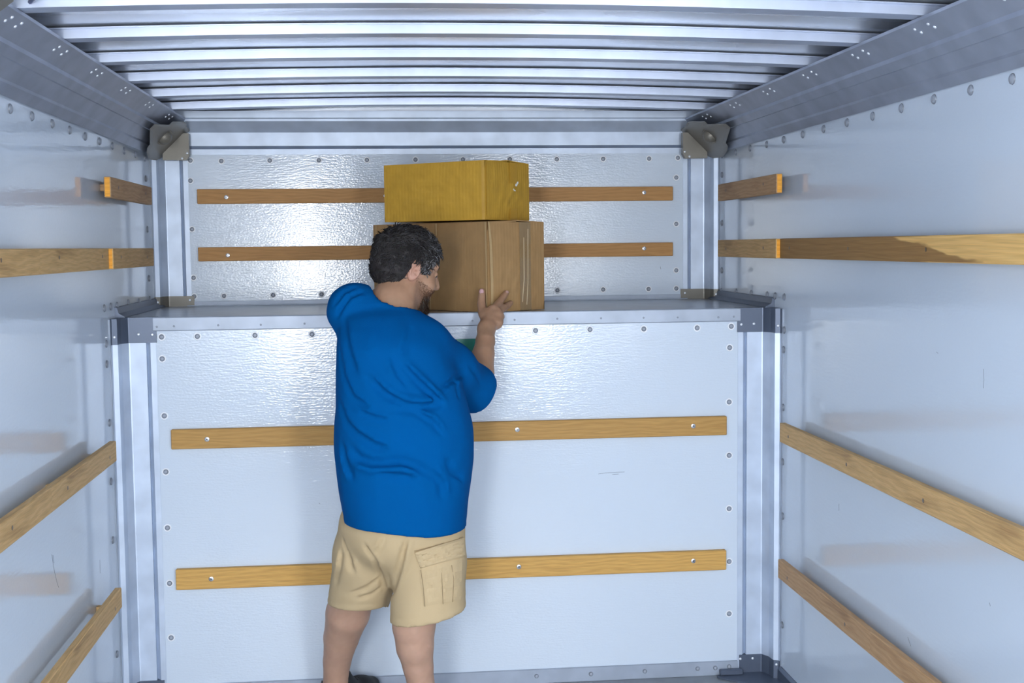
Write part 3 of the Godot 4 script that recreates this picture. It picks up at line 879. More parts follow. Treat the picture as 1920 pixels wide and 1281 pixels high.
static func smax(a: float, b: float, k: float) -> float:
	return -smin(-a, -b, k)
static func ell(p: Vector3, c: Vector3, r: Vector3) -> float:
	var q := (p - c) / r
	var l := q.length()
	if l < 1e-6: return -minf(r.x, minf(r.y, r.z))
	var g := (q / r).length()
	return l * (l - 1.0) / g

class Net:
	var v := PackedVector3Array()
	var n := PackedVector3Array()
	var c := PackedColorArray()
	var idx := PackedInt32Array()
	# surface nets of field over the box lo..hi; cells wholly inside one of the skip boxes are left out
	func net(field: Callable, lo: Vector3, hi: Vector3, cell: float, colour: Callable, skip: Array = []) -> void:
		var nx := int(ceil((hi.x - lo.x) / cell)) + 1
		var ny := int(ceil((hi.y - lo.y) / cell)) + 1
		var nz := int(ceil((hi.z - lo.z) / cell)) + 1
		var val := PackedFloat32Array()
		val.resize(nx * ny * nz)
		val.fill(1e9)
		var live := PackedInt32Array()
		var B := 3
		var reach := cell * B * 0.5 * 1.75
		var sx := 1; var sy := nx; var sz := nx * ny
		for bz in range(0, nz - 1, B):
			for by in range(0, ny - 1, B):
				for bx in range(0, nx - 1, B):
					var mid := lo + Vector3(bx + B * 0.5, by + B * 0.5, bz + B * 0.5) * cell
					var inside := false
					for s in skip:
						if (s as AABB).has_point(mid - Vector3.ONE * cell * B * 0.5) and (s as AABB).has_point(mid + Vector3.ONE * cell * B * 0.5): inside = true
					if inside: continue
					var d: float = field.call(mid)
					if absf(d) > reach * 1.5: continue
					for z in range(bz, mini(bz + B + 1, nz)):
						for y in range(by, mini(by + B + 1, ny)):
							for x in range(bx, mini(bx + B + 1, nx)):
								var q := x + y * sy + z * sz
								if val[q] > 1e8:
									val[q] = field.call(lo + Vector3(x, y, z) * cell)
					for z in range(bz, mini(bz + B, nz - 1)):
						for y in range(by, mini(by + B, ny - 1)):
							for x in range(bx, mini(bx + B, nx - 1)):
								live.append(x + y * sy + z * sz)
		var cells := {}
		var start := v.size()
		var first := idx.size()
		var offs := [0, sx, sy, sx + sy, sz, sz + sx, sz + sy, sz + sx + sy]
		var edges := [[0, 1], [2, 3], [4, 5], [6, 7], [0, 2], [1, 3], [4, 6], [5, 7], [0, 4], [1, 5], [2, 6], [3, 7]]
		var cv := PackedFloat32Array()
		cv.resize(8)
		for q in live:
			var neg := 0
			var ok := true
			for i in 8:
				var w := val[q + offs[i]]
				if w > 1e8: ok = false; break
				cv[i] = w
				if w < 0.0: neg += 1
			if not ok or neg == 0 or neg == 8: continue
			var acc := Vector3.ZERO
			var cnt := 0
			for e in edges:
				var a := cv[e[0]]; var b := cv[e[1]]
				if (a < 0.0) != (b < 0.0):
					var t := a / (a - b)
					var pa := Vector3(e[0] & 1, (e[0] >> 1) & 1, e[0] >> 2); var pb := Vector3(e[1] & 1, (e[1] >> 1) & 1, e[1] >> 2)
					acc += pa.lerp(pb, t); cnt += 1
			var x := q % nx; var y := (q / nx) % ny; var z := q / sz
			cells[q] = v.size()
			var p := lo + (Vector3(x, y, z) + acc / cnt) * cell
			v.append(p); n.append(Vector3.ZERO); c.append(colour.call(p))
		for q in live:
			var a := val[q]
			if a > 1e8: continue
			for ax in 3:
				var st: int = [sx, sy, sz][ax]
				var s1: int = [sy, sz, sx][ax]; var s2: int = [sz, sx, sy][ax]
				var b := val[q + st]
				if b > 1e8 or (a < 0.0) == (b < 0.0): continue
				if not (cells.has(q) and cells.has(q - s1) and cells.has(q - s2) and cells.has(q - s1 - s2)): continue
				var i0: int = cells[q]; var i1: int = cells[q - s1]; var i2: int = cells[q - s1 - s2]; var i3: int = cells[q - s2]
				if a < 0.0: idx.append_array([i0, i2, i1, i0, i3, i2])
				else: idx.append_array([i0, i1, i2, i0, i2, i3])
		# normals from the faces round each corner
		for i in range(first, idx.size(), 3):
			var fn := (v[idx[i + 2]] - v[idx[i]]).cross(v[idx[i + 1]] - v[idx[i]])
			n[idx[i]] += fn; n[idx[i + 1]] += fn; n[idx[i + 2]] += fn
		for i in range(start, v.size()): n[i] = n[i].normalized()
	func mesh() -> ArrayMesh:
		var a := []
		a.resize(Mesh.ARRAY_MAX)
		a[Mesh.ARRAY_VERTEX] = v; a[Mesh.ARRAY_NORMAL] = n; a[Mesh.ARRAY_COLOR] = c; a[Mesh.ARRAY_INDEX] = idx
		var m := ArrayMesh.new()
		m.add_surface_from_arrays(Mesh.PRIMITIVE_TRIANGLES, a)
		return m

# first place where the pixel's line of sight meets a field
func meet(px: float, py: float, field: Callable, from := 3.2) -> Vector3:
	var d := ray(px, py).normalized()
	var t := from
	for i in 60:
		var e: float = field.call(EYE + d * t)
		if absf(e) < 0.0006: break
		t += e * 0.8
		if t > 5.5: break
	return EYE + d * t
# a fold: a groove with a soft ridge beside it, along a line of places on the cloth
class Fold:
	var p := PackedVector3Array()
	var w := 0.012
	var depth := 0.006
	var side := Vector3.ZERO
	var lo := Vector3.ZERO
	var hi := Vector3.ZERO
	func done() -> void:
		lo = p[0]; hi = p[0]
		for q in p: lo = lo.min(q); hi = hi.max(q)
		var m := Vector3.ONE * w * 3.2
		lo -= m; hi += m
	func at(x: Vector3) -> float:
		if x.x < lo.x or x.y < lo.y or x.z < lo.z or x.x > hi.x or x.y > hi.y or x.z > hi.z: return 0.0
		var best := 1e9
		var taper := 1.0
		var off := Vector3.ZERO
		var m := p.size() - 1
		for i in m:
			var d := p[i + 1] - p[i]
			var t := clampf((x - p[i]).dot(d) / maxf(d.length_squared(), 1e-9), 0.0, 1.0)
			var o := x - p[i] - d * t
			var e := o.length_squared()
			if e < best:
				best = e; off = o
				var s := (i + t) / m
				taper = minf(1.0, minf(s, 1.0 - s) * 5.0 + 0.15)
		var u := sqrt(best) / w
		var groove := exp(-u * u)
		var sgn := off.dot(side) / w
		var ridge := exp(-pow(sgn - 1.5, 2.0)) * exp(-maxf(0.0, u * u - sgn * sgn) * 0.5)
		return depth * taper * (groove - 0.65 * ridge)

var F := {}
func build_person() -> void:
	var man := thing("person", "man seen from behind in a blue t-shirt and khaki cargo shorts, lifting a box", "person", Vector3(-0.2, 0.0, 0.45))
	var at := man.position
	var place := Transform3D(Basis(), -at)
	var Z := func(q: Array) -> Vector3: return on_z(q[0], q[1], q[2])
	var zs := func(list: Array) -> Array: return list.map(func(q): return on_z(q[0], q[1], q[2]))
	# ---- bare body
	var arm_r := Caps.new(); var arm_l := Caps.new(); var trunk := Caps.new(); var leg_l := Caps.new(); var leg_r := Caps.new()
	for q in [arm_r, arm_l, trunk, leg_l, leg_r]: q.k = 0.028 if q == trunk else 0.008
	# right arm
	arm_r.chain(zs.call([[795, 655, 0.55], [850, 700, 0.45], [893, 742, 0.315]]), [0.072, 0.062, 0.047])
	arm_r.chain(zs.call([[893, 742, 0.315], [902, 700, 0.265], [906, 665, 0.215], [910, 640, 0.175], [912, 616, 0.135]]), [0.045, 0.0435, 0.0375, 0.032, 0.0285])
	# left arm, reaching round the far side of the box
	var ld := Vector3(-cos(0.90), 0, -sin(0.90)); var outw := Vector3(-sin(0.90), 0, cos(0.90))
	var lw := Vector3(0.121, SHELF + 0.055, 0.037) + ld * 0.345 + outw * 0.062
	var lel := Vector3(-0.300, 1.325, 0.09)
	arm_l.chain([on_z(672, 585, 0.45), on_z(672, 592, 0.30), lel], [0.07, 0.055, 0.042])
	arm_l.chain([lel, lel.lerp(lw, 0.5), lw], [0.042, 0.036, 0.026])
	# neck, shoulders, trunk
	trunk.chain(zs.call([[736, 612, 0.505], [738, 566, 0.470], [750, 520, 0.420]]), [0.078, 0.064, 0.055])
	trunk.chain(zs.call([[690, 590, 0.47], [738, 612, 0.50], [795, 660, 0.53]]), [0.055, 0.060, 0.052])
	trunk.chain(zs.call([[742, 690, 0.525], [752, 790, 0.55], [758, 950, 0.55]]), [0.10, 0.14, 0.13])
	# legs
	var lank := on_z(629, 1281, 0.235); lank.y = 0.085; lank.z = 0.20
	var rank := on_z(789, 1281, 0.575); rank.y = 0.085; rank.z = 0.56
	leg_l.chain([on_z(700, 1000, 0.51), on_z(665, 1110, 0.41), on_z(652, 1150, 0.365), on_z(640, 1195, 0.31), on_z(632, 1240, 0.265), on_z(629, 1281, 0.235), lank], [0.08, 0.068, 0.071, 0.058, 0.046, 0.041, 0.038])
	leg_r.chain([on_z(795, 1000, 0.58), on_z(788, 1110, 0.60), on_z(776, 1172, 0.60), on_z(778, 1212, 0.595), on_z(784, 1250, 0.585), on_z(789, 1281, 0.575), rank], [0.08, 0.070, 0.066, 0.058, 0.047, 0.042, 0.039])
	var bounds := []
	for q in [arm_r, arm_l, trunk, leg_l, leg_r]:
		var bb := AABB(q.a[0], Vector3.ZERO)
		for w in q.a.size():
			bb = bb.expand(q.a[w]).expand(q.a[w] + q.d[w])
		var rm := 0.0
		for w in q.r.size(): rm = maxf(rm, maxf(q.r[w], q.r[w] + q.dr[w]))
		bounds.append([q, bb.position, bb.end, rm])
	# right hand on the near corner of the box
	var hand := Caps.new(); hand.k = 0.010
	var wrist := on_z(912, 616, 0.135)
	for q in [[911, 586, 0.088, 0.015], [922, 580, 0.084, 0.0145], [932, 584, 0.082, 0.0145], [937, 593, 0.082, 0.0145], [936, 604, 0.088, 0.0145]]:
		hand.add(wrist, on_z(q[0], q[1], q[2]), 0.024, q[3])
	hand.add(on_z(908, 592, 0.095), on_z(934, 592, 0.09), 0.017, 0.0165)
	hand.add(on_z(913, 606, 0.115), on_z(932, 606, 0.105), 0.02, 0.02)
	var fing := Caps.new(); fing.k = 0.004
	fing.chain(zs.call([[905, 588, 0.085], [902.5, 571, 0.058], [903, 558, 0.046], [903.5, 546.5, 0.037]]), [0.0160, 0.0140, 0.0128, 0.0112])
	fing.chain(zs.call([[926, 579, 0.082], [937, 566, 0.040], [944, 556.5, 0.018], [950, 548.5, 0.003]]), [0.0138, 0.0124, 0.0110, 0.0094])
	fing.chain(zs.call([[934, 585, 0.080], [944.5, 577.5, 0.036], [951.5, 573, 0.010], [957, 568.5, -0.005]]), [0.0138, 0.0124, 0.0112, 0.0096])
	fing.chain(zs.call([[938, 593, 0.082], [940, 594, 0.056], [934, 597.5, 0.040], [925, 599, 0.034]]), [0.0122, 0.0108, 0.0096, 0.0084])
	fing.chain(zs.call([[936, 604, 0.088], [936, 606, 0.062], [929, 607, 0.042], [921, 607, 0.034]]), [0.0115, 0.0100, 0.0088, 0.0078])
	# left hand flat on the far long side of the box
	var hand2 := Caps.new(); hand2.k = 0.010
	var fing2 := Caps.new(); fing2.k = 0.004
	var fdir := (ld * 0.86 - outw * 0.42 + Vector3.UP * 0.22).normalized(); var fup := Vector3(0, 1, 0)
	for i in 4:
		var kn := lw + fdir * (0.085 - 0.006 * absf(i - 1.2)) + fup * (0.034 - 0.021 * i)
		hand2.add(lw, kn, 0.022, 0.0135)
		var ln: float = [0.068, 0.076, 0.070, 0.055][i]
		fing2.chain([kn, kn + ld * ln * 0.52 - outw * 0.004, kn + ld * ln - outw * 0.006], [0.0115, 0.0098, 0.0082])
	fing2.chain([lw + fdir * 0.03 + fup * 0.02, lw + fdir * 0.05 + fup * 0.052, lw + fdir * 0.072 + fup * 0.075], [0.015, 0.0118, 0.0095])
	# head
	var hb := Basis.from_euler(Vector3(0, deg_to_rad(24.0), 0)) * Basis(Vector3(0, 0, 1), deg_to_rad(-15.0)) * Basis(Vector3(1, 0, 0), deg_to_rad(6.0))
	var hc := on_z(763, 507, 0.43)
	var hinv := hb.inverse()
	F.hb = hb; F.hc = hc
	var head := func(p: Vector3) -> float:
		var q: Vector3 = hinv * (p - hc)
		if q.length() > 0.2: return q.length() - 0.14
		var qa := Vector3(q.x, q.y, absf(q.z))
		var d := ell(q, Vector3(-0.014, 0.036, 0), Vector3(0.099, 0.089, 0.078))
		d = smin(d, ell(q, Vector3(0.034, -0.026, 0), Vector3(0.064, 0.086, 0.060)), 0.03)
		# jaw, chin, cheek, brow
		d = smin(d, seg(qa, Vector3(-0.002, -0.052, 0.052), Vector3(0.070, -0.105, 0.016), 0.021, 0.021), 0.022)
		d = smin(d, (q - Vector3(0.079, -0.110, 0)).length() - 0.022, 0.018)
		d = smin(d, (qa - Vector3(0.062, -0.030, 0.042)).length() - 0.026, 0.02)
		d = smin(d, seg(qa, Vector3(0.086, 0.030, 0.006), Vector3(0.070, 0.034, 0.048), 0.013, 0.011), 0.012)
		# nose
		d = smin(d, seg(q, Vector3(0.092, 0.018, 0), Vector3(0.113, -0.026, 0), 0.0085, 0.0125), 0.010)
		d = smin(d, (qa - Vector3(0.101, -0.032, 0.012)).length() - 0.0095, 0.006)
		# lips
		d = smin(d, seg(qa, Vector3(0.097, -0.056, 0), Vector3(0.083, -0.058, 0.022), 0.0085, 0.004), 0.007)
		d = smin(d, seg(qa, Vector3(0.095, -0.068, 0), Vector3(0.083, -0.066, 0.020), 0.0088, 0.004), 0.007)
		d = smax(d, -seg(qa, Vector3(0.108, -0.062, 0), Vector3(0.086, -0.062, 0.024), 0.0022, 0.0015), 0.003)
		# eye socket, ball and the closed-down lid
		d = smax(d, -((qa - Vector3(0.098, 0.010, 0.034)).length() - 0.014), 0.010)
		d = smin(d, (qa - Vector3(0.079, 0.008, 0.033)).length() - 0.0135, 0.003)
		d = smax(d, -seg(qa, Vector3(0.0935, 0.004, 0.024), Vector3(0.086, 0.005, 0.045), 0.0013, 0.001), 0.002)
		# ear: rim, bowl, lobe
		var ep := qa - Vector3(-0.010, 0.0, 0.0745)
		ep = Basis(Vector3(0, 1, 0), 0.35) * (Basis(Vector3(0, 0, 1), 0.15) * ep)
		if ep.length() < 0.06:
			var ear := ell(ep, Vector3(0, 0.004, 0.004), Vector3(0.0195, 0.033, 0.0085))
			ear = smax(ear, -ell(ep, Vector3(0.003, 0.006, 0.0135), Vector3(0.0125, 0.023, 0.0105)), 0.004)
			ear = smin(ear, ell(ep, Vector3(0.004, -0.004, 0.003), Vector3(0.007, 0.014, 0.0075)), 0.004)
			ear = smax(ear, -((ep - Vector3(0.008, -0.002, 0.010)).length() - 0.0052), 0.003)
			d = smin(d, ear, 0.006)
		return d
	F.head = head
	var body := func(p: Vector3) -> float:
		var d := 1.0
		for q in bounds:
			var far: float = (q[1] - p).max(p - q[2]).max(Vector3.ZERO).length() - q[3]
			if far < minf(d, 0.06) + 0.03: d = smin(d, (q[0] as Caps).dist(p), 0.028)
			else: d = minf(d, far)
		if p.y > 1.25: d = smin(d, head.call(p), 0.024)
		if p.distance_squared_to(wrist) < 0.04:
			d = smin(d, smin(hand.dist(p), fing.dist(p), 0.006), 0.012)
		elif p.distance_squared_to(lw) < 0.07:
			d = smin(d, smin(hand2.dist(p), fing2.dist(p), 0.006), 0.012)
		return d
	F.body = body
	var blot := noise(14.0, 3, 3)
	var thumb := on_z(902.5, 546, 0.048); var tipi := on_z(951, 547, 0.012)
	var tone := func(p: Vector3) -> Color:
		var base := Color(0.41, 0.232, 0.14)
		if p.y < 0.62: base = Color(0.50, 0.305, 0.215)
		var k := 1.0 + 0.10 * blot.get_noise_3dv(p) + 0.06 * blot.get_noise_3dv(p * 4.0)
		var out := base * k
		var q: Vector3 = hinv * (p - hc)
		if q.length() < 0.17:
			# ruddy ear and cheek, beard shadow on the jaw
			var ear := smoothstep(0.045, 0.02, (q - Vector3(-0.010, 0.0, 0.082)).length())
			out = out.lerp(Color(0.53, 0.27, 0.205), 0.6 * ear)
			var yb := lerpf(-0.012, -0.046, clampf((q.x - 0.015) / 0.075, 0.0, 1.0))
			var j := smoothstep(yb + 0.006, yb - 0.014, q.y) * smoothstep(0.002, 0.018, q.x)
			out = out.lerp(Color(0.21, 0.115, 0.072) * (1.0 + 0.5 * blot.get_noise_3dv(p * 9.0)), 0.60 * j)
			if absf(q.y - 0.0045) < 0.0035 and q.x > 0.08 and absf(absf(q.z) - 0.034) < 0.013: out = Color(0.06, 0.04, 0.035)
			if absf(q.y + 0.062) < 0.0025 and q.x > 0.085: out = Color(0.25, 0.11, 0.09)
		elif p.distance_to(wrist) < 0.2:
			if p.distance_to(thumb) < 0.0085: out = Color(0.70, 0.42, 0.44)
			elif p.distance_to(tipi) < 0.006: out = Color(0.60, 0.38, 0.33)
		out.a = 1.0
		return out
	var sk := Net.new()
	var hbox := AABB(hc - Vector3(0.15, 0.155, 0.15), Vector3(0.30, 0.31, 0.30))
	var rbox := AABB(wrist - Vector3(0.085, 0.055, 0.20), Vector3(0.20, 0.22, 0.26))
	var lbox := AABB(lw - Vector3(0.14, 0.09, 0.20), Vector3(0.19, 0.24, 0.25))
	var shrink := func(b: AABB) -> AABB: return b.grow(-0.012)
	sk.net(body, Vector3(-0.60, 0.0, -0.15), Vector3(0.25, 1.50, 0.80), 0.0115, tone, [shrink.call(hbox), shrink.call(rbox), shrink.call(lbox)])
	sk.net(body, hbox.position, hbox.end, 0.0036, tone)
	sk.net(body, rbox.position, rbox.end, 0.0030, tone)
	sk.net(body, lbox.position, lbox.end, 0.0055, tone)
	inst("body", sk.mesh(), M.skin, man, place)
	build_hair(man, place)
	build_shirt(man, place)
	build_shorts(man, place, lank, rank)
static func seg(p: Vector3, a: Vector3, b: Vector3, ra: float, rb: float) -> float:
	var d := b - a
	var t := clampf((p - a).dot(d) / d.length_squared(), 0.0, 1.0)
	return (p - a - d * t).length() - lerpf(ra, rb, t)

func hairline(x: float) -> float:
	var t := [[-0.13, -0.062], [-0.085, -0.064], [-0.045, -0.052], [-0.030, -0.020], [-0.022, 0.034], [0.006, 0.036], [0.014, -0.006], [0.036, -0.004], [0.046, 0.030], [0.062, 0.040], [0.075, 0.066], [0.1, 0.080], [0.13, 0.09]]
	for i in t.size() - 1:
		if x <= t[i + 1][0]: return lerpf(t[i][1], t[i + 1][1], clampf((x - t[i][0]) / (t[i + 1][0] - t[i][0]), 0, 1))
	return 0.09
func build_hair(man: Node3D, place: Transform3D) -> void:
	var hb: Basis = F.hb; var hc: Vector3 = F.hc
	var hinv := hb.inverse()
	var head: Callable = F.head
	var lump := noise(26.0, 12, 3)
	var shade := func(q: Vector3) -> Color:
		# dark crown, greying at the temple and over the forehead
		var grey := clampf(smoothstep(-0.005, 0.05, q.x) * 0.42 + smoothstep(0.06, 0.0, q.y) * smoothstep(-0.03, 0.02, q.x) * 0.55, 0, 1)
		var k := rng.randf()
		var dark := Color(0.012, 0.0105, 0.011).lerp(Color(0.026, 0.022, 0.021), k)
		var g := Color(0.10, 0.098, 0.105).lerp(Color(0.21, 0.205, 0.21), rng.randf())
		return g if rng.randf() < grey * 0.75 else dark
	var cap := func(p: Vector3) -> float:
		var q: Vector3 = hinv * (p - hc)
		var d := ell(q, Vector3(-0.014, 0.036, 0), Vector3(0.099, 0.089, 0.078)) - 0.010 - 0.007 * lump.get_noise_3dv(q)
		d = smin(d, ell(q, Vector3(-0.045, -0.012, 0), Vector3(0.070, 0.056, 0.064)) - 0.004, 0.02)
		return smax(d, hairline(q.x) + 0.004 + 0.006 * lump.get_noise_3dv(q * 1.7) - q.y, 0.006)
	var sk := Net.new()
	rng.seed = 9
	sk.net(cap, hc - Vector3.ONE * 0.145, hc + Vector3.ONE * 0.145, 0.0045, func(p): return Color(0.016, 0.0145, 0.0145))
	var hair := inst("hair", sk.mesh(), M.hair, man, place)
	# locks: short tapering strands combed back and down, loose curls over the forehead
	var g := Geo.new()
	var count := 0
	var swirl := noise(16.0, 31, 2)
	while count < 6500:
		var dir := Vector3(rng.randfn(), rng.randfn(), rng.randfn()).normalized()
		var q := Vector3(-0.014, 0.036, 0) + dir * Vector3(0.106, 0.096, 0.086)
		if dir.y < -0.45 and q.x > -0.03: continue
		if q.y < 0.0: q = q.lerp(Vector3(-0.045, -0.012, 0) + dir * Vector3(0.073, 0.058, 0.067), 0.35)
		if q.y < hairline(q.x) + 0.003: continue
		count += 1
		var nrm := (dir / Vector3(0.099, 0.089, 0.078)).normalized()
		var down := Vector3(-0.55, -0.6, 0.0) if q.x < 0.03 else Vector3(0.35, -0.15, 0.1)
		if q.y > 0.09: down = Vector3(0.5, 0.1, 0.5 * signf(q.z))
		down += Vector3(swirl.get_noise_3dv(q * 3.0), swirl.get_noise_3dv(q * 3.0 + Vector3(5, 0, 0)), swirl.get_noise_3dv(q * 3.0 + Vector3(0, 7, 0))) * 1.6
		down += Vector3(rng.randf_range(-0.35, 0.35), rng.randf_range(-0.35, 0.35), rng.randf_range(-0.35, 0.35))
		var tang := (down - nrm * down.dot(nrm)).normalized()
		var ln := rng.randf_range(0.016, 0.030) * (1.15 if q.y > 0.07 else 0.85)
		if q.y < 0.02: ln *= 0.75
		var lift := rng.randf_range(0.15, 0.55) * (1.2 if q.y > 0.07 else 0.7)
		for i in 3:
			var c0: float = cap.call(hb * q + hc)
			q -= nrm * clampf(c0, -0.02, 0.02) * 0.9
		var p0 := q - nrm * 0.004
		var p1 := q + tang * ln * 0.5 + nrm * ln * lift * 0.5
		var p2 := q + tang * ln + nrm * ln * lift * 0.55
		var sidev := tang.cross(nrm).normalized()
		var w := rng.randf_range(0.0009, 0.0019)
		g.col = shade.call(q)
		var P := [hb * p0 + hc, hb * p1 + hc, hb * p2 + hc]
		var S := hb * sidev; var N := hb * nrm
		var ring := func(c: Vector3, r: float) -> Array: return [c + S * r, c + N * r * 0.7, c - S * r]
		var r0: Array = ring.call(P[0], w); var r1: Array = ring.call(P[1], w)
		for k in 2:
			var nn := (S + N).normalized() if k == 0 else (N - S).normalized()
			g.squad([r0[k], r0[k + 1], r1[k + 1], r1[k]], [nn, nn, nn, nn])
			g.face([r1[k], r1[k + 1], P[2]], nn)
	var locks := inst("locks", g.mesh(), M.hair, hair)
	locks.set_meta("kind", "stuff")
	# beard: reddish stubble on the jaw, longer and darker on the chin; and the eyebrow
	g = Geo.new()
	count = 0
	var tries := 0
	while count < 5200 and tries < 90000:
		tries += 1
		var q := Vector3(rng.randf_range(-0.005, 0.11), rng.randf_range(-0.145, 0.045), rng.randf_range(-0.075, 0.085))
		var brow := q.y > 0.028 and q.y < 0.040 and q.x > 0.065 and absf(q.z) > 0.012 and absf(q.z) < 0.055
		var chin := q.x > 0.055 and q.y < -0.072
		var jaw := q.y < lerpf(-0.012, -0.046, clampf((q.x - 0.015) / 0.075, 0.0, 1.0)) and q.x > 0.008 and q.x < 0.096
		var lipz := q.y < -0.040 and q.y > -0.052 and q.x > 0.07
		if not (brow or chin or jaw or lipz): continue
		var p := hb * q + hc
		# walk to the skin
		for i in 3:
			var e := 0.002
			var d0: float = head.call(p)
			if absf(d0) > 0.03: break
			var gr := Vector3(head.call(p + Vector3(e, 0, 0)) - d0, head.call(p + Vector3(0, e, 0)) - d0, head.call(p + Vector3(0, 0, e)) - d0).normalized()
			p -= gr * d0
		var d1: float = head.call(p)
		if absf(d1) > 0.002: continue
		var e := 0.002
		var nn := Vector3(head.call(p + Vector3(e, 0, 0)) - d1, head.call(p + Vector3(0, e, 0)) - d1, head.call(p + Vector3(0, 0, e)) - d1).normalized()
		count += 1
		var ln := rng.randf_range(0.004, 0.008)
		var tang := hb * Vector3(rng.randf_range(-0.2, 0.6), -1.0, rng.randf_range(-0.3, 0.3))
		if chin: ln = rng.randf_range(0.010, 0.024)
		if brow:
			ln = 0.007; tang = hb * Vector3(-0.6, 0.25, signf(q.z))
		tang = (tang.normalized() + nn * rng.randf_range(0.25, 0.8)).normalized()
		var r := rng.randf()
		g.col = Color(0.035, 0.022, 0.016).lerp(Color(0.10, 0.055, 0.03), r) if chin else Color(0.11, 0.05, 0.026).lerp(Color(0.21, 0.115, 0.065), r)
		if brow: g.col = Color(0.02, 0.014, 0.012)
		if chin and rng.randf() < 0.12: g.col = Color(0.25, 0.24, 0.23)
		var sidev := tang.cross(nn).normalized() * (0.0006 if not chin else 0.0008)
		g.face([p - nn * 0.001 - sidev, p - nn * 0.001 + sidev, p + tang * ln], nn)
		g.face([p - nn * 0.001 - sidev, p - nn * 0.001 + nn * 0.0008, p + tang * ln], -sidev)
	var beard := inst("beard", g.mesh(), M.hair, man, place)
	beard.set_meta("label", "short reddish beard and dark eyebrows")

